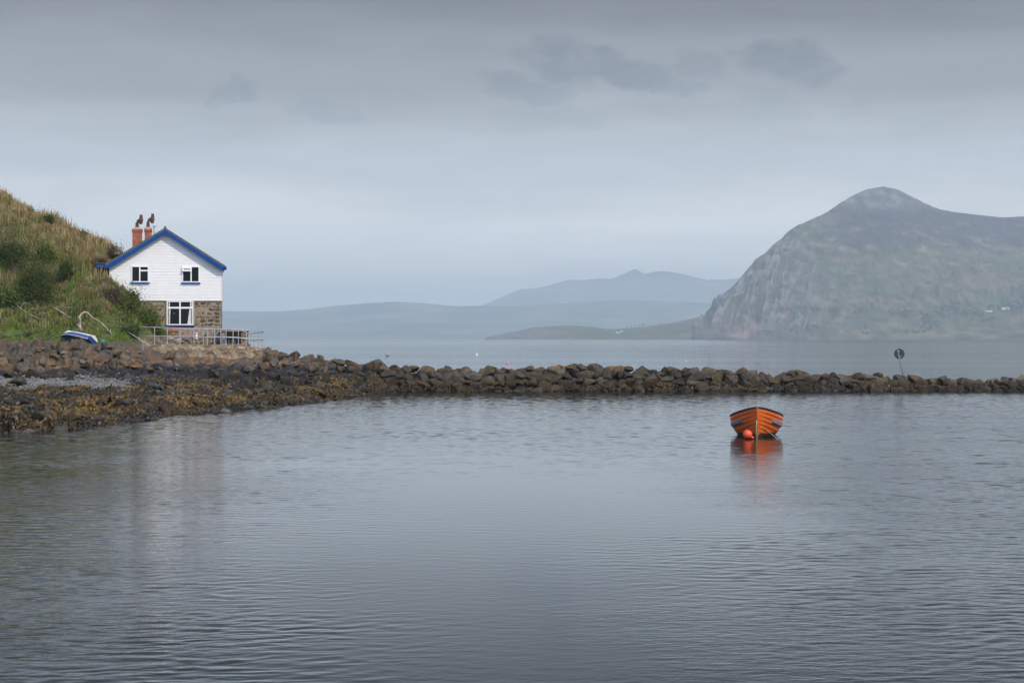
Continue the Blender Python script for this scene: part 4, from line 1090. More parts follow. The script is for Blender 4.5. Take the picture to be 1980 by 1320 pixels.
# walls: weatherboarding above, rubble stone below
XL, XR = hx(214.5), hx(426.5)
ZE, ZA, ZB = hz(518), hz(450), hz(582)
XA = hx(319.3)
bw = MB()
nb = 23; rowh = 0.205
z = ZB
def half_at(z):     # gable edges at height z
    if z <= ZE: return XL, XR
    k = min((z - ZE) / (ZA - ZE), 1.0)
    return XL + (XA - XL) * k, XR + (XA - XR) * k
WINS = [(hx(255.5), hx(288.5), hz(547), hz(516)), (hx(351.5), hx(384.5), hz(547), hz(516))]
while z < ZA - 0.03:
    z1 = min(z + rowh, ZA - 0.01)
    l0, r0 = half_at(z); l1, r1 = half_at(z1)
    segs = [(l0, r0, l1, r1)]
    for (a, b_, w0, w1) in WINS:
        if z1 > w0 + .02 and z < w1 - .02:
            new = []
            for s_ in segs:
                if s_[0] < a and s_[1] > b_:
                    new += [(s_[0], a, s_[2], a), (b_, s_[1], b_, s_[3])]
                else: new.append(s_)
            segs = new
    for (a0, b0, a1, b1) in segs:
        yf, yb = -0.047, -0.028      # lapped: foot stands proud
        bw.add([(a0, yf, z), (b0, yf, z), (b1, yb, z1), (a1, yb, z1), (a0, 0, z), (b0, 0, z), (b1, 0, z1), (a1, 0, z1)],
               [(0, 1, 2, 3), (4, 5, 1, 0), (3, 2, 6, 7), (0, 3, 7, 4), (5, 6, 2, 1)])
    z = z1
# the wall body behind the boards (right side and back boarded too)
bw.prism([(XL, ZB), (XR, ZB), (XR, ZE), (XA, ZA), (XL, ZE)], 0.003, DEPTH)
for k in range(int((ZE - ZB) / rowh)):
    zz = ZB + k * rowh
    bw.add([(XR, 0, zz), (XR + .05, 0, zz), (XR + .05, DEPTH, zz), (XR, DEPTH, zz), (XR + .015, 0, zz + rowh), (XR + .015, DEPTH, zz + rowh)],
           [(0, 1, 2, 3), (1, 4, 5, 2), (0, 4, 1)])
bw.box((XR - .01, -.075, ZB - .03), (XR + .06, 0.02, ZE))           # corner board
bw.build('weatherboard_wall', M_board, house)
st = MB()
ZG = 2.4
st.box((XL + .05, 0.06, ZG), (XR - .04, DEPTH - .05, ZB - .003))
so = st.build('stone_wall', [M_mort, M_stones], house)
def stone_face(parent, name, x0, x1, z0, z1, y, holes=(), seed=1, hgt=(.14, .38), tone=((0.10, .075, .055), (0.16, .125, .095), (0.075, .06, .05), (.20, .16, .12)), axis='x', gap=.05, proud=.06):
    """coursed rubble stones standing a little proud of the mortar"""
    r = np.random.default_rng(seed); Vs, Fs, Cs, b = [], [], [], 0
    shp = [rock_shape(500 + i, 2, 8, .04) for i in range(6)]
    zz = z0
    while zz < z1 - .05:
        h = min(r.uniform(*hgt), z1 - zz); xx = x0
        while xx < x1 - .05:
            wdt = min(h * r.uniform(.8, 2.4), x1 - xx)
            hit = any(xx + wdt * .8 > a and xx + wdt * .2 < b_ and zz + h * .8 > c_ and zz + h * .2 < d_ for a, b_, c_, d_ in holes)
            if not hit and r.random() < .9:
                V, Fc = shp[int(r.integers(0, 6))]
                sx, sz = max(wdt - gap, .05) / 2 * r.uniform(.8, 1.05), max(h - gap, .05) / 2 * r.uniform(.75, 1.05)
                W = V * [sx, proud * r.uniform(.8, 1.5), sz]
                an = r.uniform(-.25, .25); ca, sa = math.cos(an), math.sin(an)
                W = np.stack([W[:, 0] * ca - W[:, 2] * sa, W[:, 1], W[:, 0] * sa + W[:, 2] * ca], 1) + [xx + wdt / 2, 0, zz + h / 2 + r.uniform(-.03, .03)]
                if axis == 'x': W[:, 1] += y
                else: W = np.stack([y - W[:, 1], W[:, 0], W[:, 2]], 1)
                Vs.append(W); Fs.append(Fc + b); b += len(V)
                cc = np.array(tone[int(r.integers(0, len(tone)))]) * r.uniform(.7, 1.3); Cs.append(np.tile(cc, (len(V), 1)))
            xx += wdt
        zz += h
    return np_mesh(name, np.concatenate(Vs), np.concatenate(Fs), M_stones, np.concatenate(Cs), parent=parent)
LW = (hx(322.5), hx(372.5), hz(628.5), hz(582.5))
stone_face(so, 'stonework', XL + 1.8, XR - .05, ZG, ZB - .03, 0.06, [(LW[0] - .02, LW[1] + .02, LW[2] - .12, LW[3] + .2)], 3)
stone_face(so, 'stonework', 0.1, DEPTH - .1, ZG, ZB - .03, XR - .04, [], 4, axis='y')
# brick patch under and beside the window
bp = MB(); bp.box((hx(305), -.0, hz(641)), (hx(352), .07, hz(629.5) - .02)); bp.build('brick_infill', M_brick, house)

# roof
rf = MB(); T = .17; OV = .42
def slope(xe, ze, xa, za, side):
    # slab following one slope
    dx_, dz_ = xa - xe, za - ze; L = math.hypot(dx_, dz_); nx_, nz_ = (-dz_ / L, dx_ / L) if side > 0 else (dz_ / L, -dx_ / L)
    if nz_ < 0: nx_, nz_ = -nx_, -nz_
    poly = [(xe, ze), (xa, za), (xa, za + T / max(nz_, .5)), (xe + nx_ * T, ze + nz_ * T)]
    return poly
AX, AZ = hx(319.3), hz(448.5)
LE, LZ = hx(208.5), hz(516.5); RE, RZ = hx(432.0), hz(519.5)
rf.prism(slope(LE, LZ, AX, AZ, -1), -OV, DEPTH + .3)
rf.prism(slope(RE, RZ, AX, AZ, 1), -OV, DEPTH + .3)
# slate courses: thin raised strips across each slope
for (xe, ze) in ((LE, LZ), (RE, RZ)):
    for k in range(24):
        a = k / 24.0; x0_, z0_ = xe + (AX - xe) * a, ze + (AZ - ze) * a
        x1_, z1_ = xe + (AX - xe) * (a + 1 / 24.0), ze + (AZ - ze) * (a + 1 / 24.0)
        up0 = T + .035
        rf.add([(x0_, -OV - .01, z0_ + up0 + .015), (x0_, DEPTH + .31, z0_ + up0 + .015), (x1_, DEPTH + .31, z1_ + up0 - .01), (x1_, -OV - .01, z1_ + up0 - .01), (x0_, -OV - .01, z0_ + up0 - .02), (x0_, DEPTH + .31, z0_ + up0 - .02)], [(0, 1, 2, 3), (4, 5, 1, 0)])
roof = rf.build('roof', M_slate, house)
rd = MB(); rd.tube([(AX, -OV - .02, AZ + T + .06), (AX, DEPTH + .3, AZ + T + .06)], .09, 8); rd.build('ridge_tile', plain('ridge_tiles', (0.13, 0.11, 0.10), .8, var=.2), roof)
def barge(xe, ze):
    m_ = MB(); d = .235; y0, y1 = -OV - .045, -OV - .004
    sx = 1 if xe < AX else -1
    vs = [(xe - sx * .02, ze + .02), (AX, AZ + .04), (AX, AZ - d), (xe + sx * .25, ze - d * .72), (xe - sx * .02, ze - .16)]
    m_.prism(vs, y0, y1); return m_.build('bargeboard', M_blue, roof)
barge(LE, LZ); barge(RE, RZ)
sf = MB()     # soffit under the verge
for xe, ze in ((LE, LZ), (RE, RZ)):
    sf.add([(xe, -OV, ze - .02), (AX, -OV, AZ - .02), (AX, 0, AZ - .02), (xe, 0, ze - .02)], [(0, 1, 2, 3)])
sf.build('soffit', M_paint, roof)
gt = MB(); gt.tube([(RE + .06, -OV + .02, RZ + .03), (RE + .06, DEPTH + .2, RZ + .03)], .085, 10); gt.tube([(RE - .05, -OV - .02, RZ + .08), (RE + .07, -OV - .06, RZ + .02), (RE + .10, -OV - .05, RZ - .13)], [.07, .085, .06], 8); gt.build('gutter', M_blue, roof)
gt = MB(); gt.tube([(LE - .06, -OV + .02, LZ - .02), (LE - .06, DEPTH + .2, LZ - .02)], .075, 10); gt.build('gutter', M_navy, roof)
dp = MB(); dp.tube([(XR + .06, .25, RZ - .1), (XR + .06, .25, ZB), (XR + .01, .25, ZB - .1), (XR + .01, .25, ZG + .2)], .035, 8)
for zq in (hz(545), hz(582), hz(610)): dp.box((XR + .0, .2, zq - .03), (XR + .10, .3, zq + .03))
dp.build('downpipe', plain('grey_pipe', (.22, .22, .22), .6), house)
# lean-to side roof running into the hill
sr = MB(); sr.box((hx(189), .25, hz(519)), (LE + .12, .29, hz(511.6))); sr.build('side_fascia', M_blue, house)
sr = MB(); sr.add([(hx(188), .2, hz(511.5)), (LE + .3, .2, hz(511.5)), (LE + .3, 4.8, hz(509.5)), (hx(188), 4.8, hz(509.5)),
                   (hx(188), .2, hz(510.2)), (LE + .3, .2, hz(510.2)), (LE + .3, 4.8, hz(508)), (hx(188), 4.8, hz(508))],
                  [(3, 2, 1, 0), (4, 5, 6, 7), (0, 1, 5, 4), (1, 2, 6, 5), (2, 3, 7, 6), (3, 0, 4, 7)]); sr.build('side_roof', M_slate, house)

# windows
def window(x0, x1, z0, z1, y, mull, lights, sillmat=M_blue, opened=None, curtains=False):
    """frame, panes, sill; mull: vertical bar x list; lights: (x0,x1,z0,z1) pane rectangles"""
    fw = .07
    fr = MB()
    fr.box((x0, y - .05, z0), (x0 + fw, y + .06, z1)); fr.box((x1 - fw, y - .05, z0), (x1, y + .06, z1))
    fr.box((x0 + fw, y - .05, z0), (x1 - fw, y + .06, z0 + fw)); fr.box((x0 + fw, y - .05, z1 - fw), (x1 - fw, y + .06, z1))
    for (a, b_, c_, d_) in mull: fr.box((a, y - .045, c_), (b_, y + .055, d_))
    w_ = fr.build('window', M_paint, house)
    for (a, b_, c_, d_) in lights:
        g_ = MB(); g_.box((a - .01, y - .005, c_ - .01), (b_ + .01, y + .02, d_ + .01)); g_.build('pane', M_glass, w_)
    sl = MB(); sl.box((x0 - .06, y - .13, z0 - .085), (x1 + .06, y + .03, z0 - .004)); sl.build('sill', sillmat, w_)
    return w_
m_ = .085
a, b_, z0, z1 = WINS[0]; xm = hx(271.5); zt = hz(524.8)
window(a, b_, z0, z1, -.05, [(xm - m_ / 2, xm + m_ / 2, z0 + .07, z1 - .07), (xm + m_ / 2, b_ - .07, zt - .05, zt + .05)],
       [(a + .07, xm - m_ / 2, z0 + .07, z1 - .07), (xm + m_ / 2, b_ - .07, z0 + .07, zt - .05), (xm + m_ / 2, b_ - .07, zt + .05, z1 - .07)])
a, b_, z0, z1 = WINS[1]; xm = hx(368.5); zt = hz(525.5)
w2 = window(a, b_, z0, z1, -.05, [(xm - m_ / 2, xm + m_ / 2, z0 + .07, z1 - .07), (a + .07, xm - m_ / 2, zt - .04, zt + .04)],
       [(a + .07, xm - m_ / 2, z0 + .07, zt - .04), (a + .07, xm - m_ / 2, zt + .04, z1 - .07), (xm + m_ / 2, b_ - .07, z0 + .07, z1 - .07)])
# its top light stands ajar
ol = MB(); zh = z1 - .06; tl = z1 - zt - .03; dy, dz_ = -math.sin(.55) * tl, -math.cos(.55) * tl
xx0, xx1 = a + .02, xm + .02
for (u0, u1, v0, v1) in ((0, 1, 0, .2), (0, 1, .8, 1), (0, .1, .2, .8), (.9, 1, .2, .8)):
    q = [(xx0 + (xx1 - xx0) * u, -.11 + dy * v, zh + dz_ * v) for u, v in ((u0, v0), (u1, v0), (u1, v1), (u0, v1))]
    ol.add(q + [(x, y - .035, z - .02) for x, y, z in q], [(0, 1, 2, 3), (7, 6, 5, 4), (0, 4, 5, 1), (1, 5, 6, 2), (2, 6, 7, 3), (3, 7, 4, 0)])
sash = ol.build('sash', M_paint, w2)
og = MB(); q = [(xx0 + (xx1 - xx0) * u, -.12 + dy * v, zh - .01 + dz_ * v) for u, v in ((.08, .16), (.92, .16), (.92, .84), (.08, .84))]
og.add(q, [(0, 1, 2, 3)]); 
for v in sash.data.vertices: pass
og_o = og.build('pane', plain('pale_glass', (0.25, 0.26, 0.27), .15), house); og_o.parent = w2
# ground floor window with curtains
a, b_, z0, z1 = LW; xm = hx(347.5); zt = hz(595.5)
fwm = .1
w3 = window(a, b_, z0, z1 - .0, -.02, [(xm - fwm / 2, xm + fwm / 2, z0 + .07, z1 - .07), (a + .07, xm - fwm / 2, zt - .06, zt + .06), (xm + fwm / 2, b_ - .07, zt - .06, zt + .06)],
       [(a + .1, xm - .05, z0 + .07, zt - .06), (xm + .05, b_ - .1, z0 + .07, zt - .06), (a + .1, xm - .05, zt + .06, z1 - .07), (xm + .05, b_ - .1, zt + .06, z1 - .07)])
rec = MB(); rec.box((a - .07, -.045, z0 - .12), (a - .005, .06, z1 - .01)); rec.box((b_ + .005, -.045, z0 - .12), (b_ + .10, .06, z1 - .01)); rec.build('window_surround', M_mortar, house)
for (xs0, xs1, xb0, xb1) in ((hx(326), hx(329.5), hx(326), hx(328.5)), (hx(369), hx(365.5), hx(369), hx(361.5))):
    cu = MB(); n = 9
    vs = []
    for k in range(n):
        u = k / (n - 1.0); yy = -.032 - .006 * math.cos(k * 3.1)
        vs.append((xs0 + (xs1 - xs0) * u, yy, zt - .06)); vs.append((xb0 + (xb1 - xb0) * u, yy, z0 + .075))
    cu.add(vs, [(2 * k, 2 * k + 1, 2 * k + 3, 2 * k + 2) for k in range(n - 1)])
    cu.build('curtain', M_curtain, w3)
for (x0_, x1_) in ((hx(326), hx(328.2)), (hx(366.5), hx(369.5))):
    cu = MB(); cu.box((x0_, -.034, zt + .065), (x1_, -.026, z1 - .075)); cu.build('curtain', M_curtain, w3)

# chimneys with bent rusty cowls
def chimney(x0, x1, zcap, zfoot, y, cx, cowl):
    d = .75
    mb = MB()
    mb.box((x0 + .04, y, zfoot), (x1 - .04, y + d, zcap - .26))
    mb.box((x0 + .01, y - .03, zcap - .26), (x1 - .01, y + d + .03, zcap - .18))
    mb.box((x0 - .0, y - .05, zcap - .18), (x1 + .0, y + d + .05, zcap - .02))
    ch = mb.build('chimney', M_brick, house, bevel=.012)
    cm = MB(); yc = y + d / 2
    cm.tube([(cx, yc, zcap - .02), (cx, yc, zcap + .06), (cx, yc, zcap + .13)], [(x1 - x0) * .52, .25, .18], 14); cm.build('mortar_cap', M_mortar, ch, smooth=False)
    pts, rb = cowl
    cw = MB(); cw.tube([(hx(p[0]), yc - .0, hz(p[1])) for p in pts], [.14, .125, .12, .12, .12, .10], 12)
    cw.build('cowl_pipe', M_rust, ch, smooth=True)
    (tx, tz), (mx_, mz), (bx_, bz) = rb
    cb = MB(); A, B_, C_ = Vector((hx(tx), yc - .12, hz(tz))), Vector((hx(mx_), yc - .12, hz(mz))), Vector((hx(bx_), yc - .12, hz(bz)))
    cb.tube([A, A.lerp(B_, .5), B_, C_], [.095, .125, .155, .105], 14)
    cb.build('cowl', M_rust, ch)
chimney(hx(255.8), hx(276.8), hz(443.0), hz(492), 1.6, hx(266.3),
        ([(266.2, 442), (266.0, 437), (265.8, 432), (267.4, 429), (270.0, 426.5), (272.5, 424.5)], ((273.6, 415.5), (273.4, 426.0), (272.6, 433.8))))
chimney(hx(278.6), hx(294.2), hz(438.5), hz(476), 4.6, hx(286.4),
        ([(286.3, 438), (286.2, 432), (286.0, 427), (287.4, 423), (290.0, 420), (293, 418)], ((295.2, 408.8), (294.8, 420.5), (293.9, 428.0))))
an = MB(); an.tube([(hx(297.5), 5.6, hz(462)), (hx(297.5), 5.6, hz(433))], .022, 6)
for dzq, ln in ((432.6, .20), (435.5, .10)):
    an.tube([(hx(297.5) - ln * .8, 5.6, hz(dzq)), (hx(297.5) + ln, 5.6, hz(dzq))], .016, 5)
an.box((hx(298.5), 5.55, hz(433.8)), (hx(300.2), 5.65, hz(431.8)))
an.tube([(hx(297.5) - .1, 5.6, hz(445)), (hx(297.5) + .1, 5.6, hz(445))], .016, 5)
an.build('aerial', plain('aerial_metal', (0.10, 0.11, 0.10), .6), house)

# ------------------------------------------------------------------ terrace: retaining wall, steps, railings, bench, shelter
def retaining_wall():
    us = np.linspace(236, 523, 420); vs = np.linspace(0, 1, 60)
    U, Vv = np.meshgrid(us, vs)
    top = EYE + (655 - np.interp(U, [236, 440, 480, 523], [665.5, 667, 670, 672.5])) / F * 155
    D = 155 - .55 * (1 - Vv) + 1.2 * sstep(U, 505, 523)
    z = 1.0 + (top - 1.0) * Vv
    X = (U - 990) / F * D
    bl = blocks(X, z * 1.2, .42, 8, .5); nn = fbm(X / .5, z / .4, oct=4); bg_ = fbm(X / 1.8, z / 1.2 + 4, oct=3)
    D2 = D - .05 * bl - .14 * nn * sstep(Vv, 1, .9) - .12 * bg_ * sstep(Vv, 1, .9)
    tan = np.array([.25, .185, .125]); dk = np.array([.13, .10, .075]); pal = np.array([.38, .31, .23]); org = np.array([.28, .16, .07])
    c = np.zeros(U.shape + (3,)) + tan
    c = lerpc(c, dk, sstep(.35 * bl + nn, -.05, -.35) * .8)
    c = lerpc(c, pal, sstep(nn + .1 * bl, .12, .34) * .75)
    c = lerpc(c, org, sstep(Vv + .3 * bg_, .5, .1) * .7)
    c = lerpc(c, dk, sstep(bg_, .15, .4) * .5)
    V1 = np.stack([X.ravel(), D2.ravel(), z.ravel()], 1)
    # top cap and back
    k = len(us); topi = V1[-k:]; back = topi + [0, .55, 0]; low = back * [1, 1, 0] + [0, 0, 1.0]
    V = np.concatenate([V1, back, low]); f1 = grid_faces(*U.shape); base = len(V1) - k
    i = np.arange(k - 1)
    f2 = np.stack([base + i, base + i + 1, base + k + i + 1, base + k + i], 1)
    f3 = f2 + k
    C = np.concatenate([c.reshape(-1, 3), np.tile([.27, .22, .17], (2 * k, 1))])
    o = np_mesh('retaining_wall', V, np.concatenate([f1, f2, f3]), attr_mat('rubble_masonry', .95, 9, .35, bump=.9, bdist=.05), C)
    tag(o, 'rough tan stone retaining wall holding up the house terrace', 'wall')
retaining_wall()
sm = MB(); 
for k in range(6):
    zt_ = EYE + (655 - (668 + k * 4.4)) / F * 154
    x0_ = P(240 + k * 7.5, 655, 153.6).x; x1_ = P(240 + 52, 655, 153.6).x
    sm.box((x0_ + k * .004, 153.2 - .006 * k, 1.35), (x1_ + .003 * k, 154.2, zt_))
sm.build('stone_steps', plain('worn_concrete', (.16, .125, .095), .95, var=.3, scale=3, bump=.7, bdist=.05), None, bevel=.03)
tag(bpy.data.objects['stone_steps'], 'weathered concrete steps down the terrace wall beneath the handrail', 'steps')

def railing(name, tops, mid, posts, label, D, parts=True, extra=None):
    """tops/mid: (px,py,D) polylines; posts: (px, pytop, pybottom, D)"""
    b0 = P(posts[0][0], posts[0][2], posts[0][3])
    e = empty(name, b0, 0, label, 'railing', 'metal railings of the terrace')
    for line, nm in [(tops, 'handrail')] + [(m_, 'mid_rail') for m_ in mid]:
        mb = MB(); mb.tube([P(*p) - b0 for p in line], .028, 8); mb.build(nm, M_galv, e, smooth=True)
    for (px, pt, pb, D_) in posts:
        mb = MB(); a_, c_ = P(px, pt, D_) - b0, P(px, pb, D_) - b0
        mb.tube([c_ - Vector((0, 0, .15)), a_], .028, 8)
        mb.ball(a_, .042, 8, 6)
        mb.box((c_.x - .07, c_.y - .07, c_.z - .02), (c_.x + .07, c_.y + .07, c_.z + .012))
        mb.build('post', M_galv, e)
    if extra:
        for nm, pts in extra:
            mb = MB(); mb.tube([P(*p) - b0 for p in pts], .026, 8); mb.build(nm, M_galv, e, smooth=True)
    return e
FD = 155.25
railing('railing', [(231, 630.6, FD), (330, 633.6, FD), (428, 636.2, FD), (477, 638, FD), (500.5, 640.3, FD + .8), (511, 642, FD + 1.4)],
        [[(232, 647.5, FD), (330, 650.4, FD), (428, 651.6, FD), (477, 653.6, FD), (500.5, 656, FD + .8), (511, 657.4, FD + 1.4)]],
        [(239, 630.9, 665.6, FD), (270, 631.9, 665.8, FD), (299, 632.6, 666, FD), (323.5, 633.4, 666.4, FD), (348.5, 634.1, 666.8, FD), (375, 634.9, 667, FD), (401, 635.5, 667.2, FD),
         (427, 636.2, 667.5, FD), (450.5, 637, 669.3, FD), (476, 638, 671.5, FD), (500.5, 640.3, 672, FD + .8), (511, 642, 672.4, FD + 1.4)],
        'long galvanised pipe railing along the front edge of the terrace', FD,
        extra=[('stair_rail', [(231.5, 631, FD), (260, 649.5, 154.4), (289, 668, 153.6)])])
BD = 158.2
railing('railing', [(228.5, 635.8, BD), (300, 636.4, BD), (410, 637, BD), (461, 637.2, BD), (481, 645, BD + 3), (499, 643.2, BD + 1), (509.5, 642.2, BD - .6)],
        [[(228.5, 650.3, BD), (300, 650.8, BD), (410, 651, BD), (461, 652.0, BD), (485, 658.4, BD + 3), (499, 657.6, BD + 1), (509.5, 657.2, BD - .6)]],
        [(228.5, 635.8, 659, BD), (252, 636.2, 662, BD), (276, 636.3, 663, BD), (303, 636.4, 664, BD), (346, 636.6, 664, BD), (393, 636.8, 664, BD), (415, 637, 664.5, BD), (437, 637, 664.5, BD),
         (461, 637.2, 665, BD), (485, 644.8, 670, BD + 3), (491.5, 643.8, 671, BD + 2), (506.5, 642.4, 672, BD)],
        'second galvanised railing behind the first, nearer the house and bench', BD)
sp = MB(); a_ = P(276, 660, 153.2); b2 = P(276, 694, 153.2); sp.tube([b2, a_], .028, 8); sp.ball(a_, .04, 8, 6)
tag(sp.build('railing_post', M_galv, None), 'single upright pipe post standing in front of the terrace wall by the steps', 'post')
# thin wire fence on the slope to the left
wf = empty('wire_fence', P(160, 655, 157), 0, 'thin wire fence between the dinghy and the railing', 'fence')
b0 = P(160, 655, 157)
for (pa, pb_) in (((150, 635.8), (228, 636.2)), ((200, 650), (228, 650.5)), ((158, 643), (202, 642.5))):
    mb = MB(); mb.tube([P(pa[0], pa[1], 152.6) - b0, P(pb_[0], pb_[1], 155.5) - b0], .014, 5); mb.build('wire', M_galv, wf)
for (px, y0, y1) in ((158, 634, 655), (171.5, 634, 655), (189, 633, 655), (200.5, 635, 657), (214, 635, 657)):
    mb = MB(); mb.tube([P(px, y1, 153.5) - b0, P(px, y0, 153.5) - b0], .022, 6); mb.build('fence_post', M_galv, wf)

# garden bench against the wall
BE = P(382.5, 660.5, 160.2)
bench = empty('garden_bench', BE, 0.15, 'long weathered slatted wooden bench under the ground floor window', 'bench')
Lb = 66 * 160.2 / F
bk = MB(); bk.box((-Lb / 2, .40, .86), (Lb / 2, .46, .97)); bk.box((-Lb / 2, .34, .42), (Lb / 2, .40, .49))
for k in range(26):
    x = -Lb / 2 + .05 + (Lb - .14) * k / 25
    bk.add([(x, .35, .45), (x + .045, .35, .45), (x + .045, .41, .88), (x, .41, .88), (x, .375, .45), (x + .045, .375, .45), (x + .045, .435, .88), (x, .435, .88)],
           [(0, 1, 2, 3), (7, 6, 5, 4), (0, 3, 7, 4), (1, 5, 6, 2)])
bk.build('backrest', M_wood, bench)
se = MB()
for k in range(5): se.box((-Lb / 2, -.16 + k * .105, .42), (Lb / 2, -.07 + k * .105, .45))
se.build('seat', M_wood, bench)
for x in (-Lb / 2, -.04, Lb / 2 - .08):
    for y in (-.15, .33):
        lg = MB(); lg.box((x, y, -.05), (x + .08, y + .08, .62 if y < 0 and abs(x + .04) > .1 else (.42 if y < 0 else .9))); lg.build('leg', M_wood, bench)
for x in (-Lb / 2 - .01, Lb / 2 - .09):
    ar = MB(); ar.box((x, -.2, .62), (x + .1, .42, .66)); ar.build('armrest', M_wood, bench)

# stone shelter at the right end of the terrace
SH0 = P(455, 668, 161.5)
sh = empty('stone_shelter', SH0, 0.12, 'low open-fronted stone shelter with a slab top, right of the bench', 'shelter')
k_ = 161.5 / F
def sx_(px): return (px - 455) * k_
def sz_(py): return (668 - py) * k_
mb = MB(); mb.box((sx_(429), .0, -.2), (sx_(435), 1.0, sz_(641))); mb.box((sx_(466), .0, -.2), (sx_(480.5), 1.05, sz_(641))); mb.box((sx_(435), .85, -.2), (sx_(466), .99, sz_(641)))
mb.box((sx_(427), -.25, -.25), (sx_(484), .2, sz_(665)))
wl_ = mb.build('wall', M_mort, sh)
stone_face(wl_, 'stonework', sx_(466.5), sx_(480), 0, sz_(642), -.0, [], 12, (.12, .3), tone=((.24, .18, .12), (.30, .22, .15), (.17, .13, .10)))
stone_face(wl_, 'stonework', sx_(428), sx_(484), -.15, sz_(665.5), -.25, [], 13, (.08, .14), tone=((.30, .24, .18), (.22, .18, .13)))
mb = MB(); mb.box((sx_(427.5), -.12, sz_(641) + .003), (sx_(482), 1.1, sz_(637.2))); mb.build('slab', plain('sandstone_slab', (.27, .23, .19), .9, var=.2, bump=.5), sh, bevel=.03)
mb = MB()
for q in range(5): mb.tube([(sx_(437 + q * 5.5), .55, -.1), (sx_(437 + q * 5.5), .55, sz_(655 - (q % 2) * 3))], .07, 8)
mb.box((sx_(436), .5, sz_(654)), (sx_(452), .7, sz_(651.5)))
mb.build('stacked_timber', plain('grey_timber', (.10, .09, .085), .9, var=.3), sh)

def small(name, label, cat, build, loc, rz=0, mat=None, group=None, smooth=True):
    mb = MB(); build(mb); o = mb.build(name, mat, None, smooth=smooth); o.location = loc; o.rotation_euler = (0, 0, rz)
    return tag(o, label, cat, group)
small('storage_box', 'small blue box standing in front of the stone shelter', 'box', lambda m: (m.box((-.09, -.09, 0), (.09, .09, .22)), m.box((-.10, -.10, .22), (.10, .10, .25))), P(434, 663.5, 160.6), .3, plain('blue_plastic', (.06, .08, .25), .4), smooth=False)
small('bucket', 'blue bucket at the right end of the bench', 'bucket', lambda m: m.tube([(0, 0, 0), (0, 0, .16), (0, 0, .30), (0, 0, .32)], [.09, .11, .125, .135], 14), P(424.5, 656, 159.6), 0, plain('blue_bucket', (.04, .13, .33), .4), smooth=False)
def figurine(m):
    m.tube([(0, 0, 0), (0, 0, .05), (0, 0, .22), (0, 0, .33), (0, 0, .38)], [.07, .09, .085, .05, .03], 12); m.ball((0, -.02, .43), (.06, .07, .065), 12, 8); m.tube([(0, -.07, .43), (0, -.13, .415)], [.022, .008], 6)
small('garden_ornament', 'white bird-shaped garden ornament in front of the bench', 'ornament', figurine, P(380, 656, 158.9), 0, M_paint)
for i, (px, s_, lb) in enumerate([(396.5, .8, 'small plant with pale green leaves in a pot, right of the white ornament')]):
    p = P(px, 658, 159.2)
    e = empty('potted_plant', p, 0, lb, 'plant'); mb = MB(); mb.tube([(0, 0, 0), (0, 0, .2), (0, 0, .24)], [.08, .12, .13], 14); mb.build('pot', plain('terracotta', (.36, .15, .08), .8), e)
    V, Fc, C = leaf_cloud(90, (.16, .16, .16), .05, (.10, .20, .10), seed=3, center=(0, 0, .36)); np_mesh('leaves', V, Fc, M_leaf, C, smooth=False, parent=e)
# pale boulders lying on the terrace
rt = np.random.default_rng(55)
for i, (px, py, wd, lb) in enumerate([(247, 655, 14, 'pale flat stone on the terrace, leftmost behind the railing'), (283, 659, 22, 'wide low grey stone on the terrace left of the window'),
                                      (309, 662, 16, 'pale grey stone on the terrace just below the window\'s left side'), (330, 652, 14, 'pinkish round stone on the terrace beneath the window'),
                                      (343, 656, 12, 'small white stone left of the bench'), (362, 656, 14, 'grey stone under the left half of the bench')]):
    D = 157; vi = i; o = bpy.data.objects.new('garden_stone', ROCK_ME[vi + 2]); COL.objects.link(o)
    s = wd / F * D / 2; p = P(px, py, D); o.matrix_world = Matrix.Translation((p.x, D, p.z - s * .3)) @ Matrix.Diagonal((s, s * .8, s * .45, 1)) @ Euler((0, 0, rt.uniform(0, 6))).to_matrix().to_4x4()
    o.color = ((.42, .38, .33, 1), (.30, .27, .25, 1), (.40, .36, .32, 1), (.36, .26, .22, 1), (.55, .53, .5, 1), (.24, .21, .2, 1))[i]
    tag(o, lb, 'stone', 'stones on the terrace')

# ------------------------------------------------------------------ boats
def hull_pts(L, B, s0, s1, k0, stem_rake, nst=30, nq=9, wt=.78):
    """clinker hull: returns function pt(t, q, off) for the starboard (+x) side"""
    def b(t): return max(B * (math.sin(min(1.0, t / .55) * math.pi / 2) ** .66) * (1 - (1 - wt) * (max(0, (t - .6) / .4)) ** 1.6), .018)
    def sh_(t): return s1 + (s0 - s1) * (1 - t) ** 2.1 + .07 * max(0, t - .55)
    def pt(t, q, off=0.0):
        bb, s_ = b(t), sh_(t); w_ = min(1, t / .5); w_ = w_ * w_ * (3 - 2 * w_)
        th = q * math.pi / 2
        xm_, zm_ = math.sin(th) ** .80, (1 - math.cos(th)) ** .92
        xb_, zb_ = q ** .95, q
        x = bb * (xb_ * (1 - w_) + xm_ * w_); z = k0 + (s_ - k0) * (zb_ * (1 - w_) + zm_ * w_)
        y = t * L + (1 - t) ** 5 * stem_rake * (1 - q) ** 1.5
        return Vector((x + off * (.35 + .65 * q), y, z - off * .2 * (1 - q)))
    return pt, b, sh_
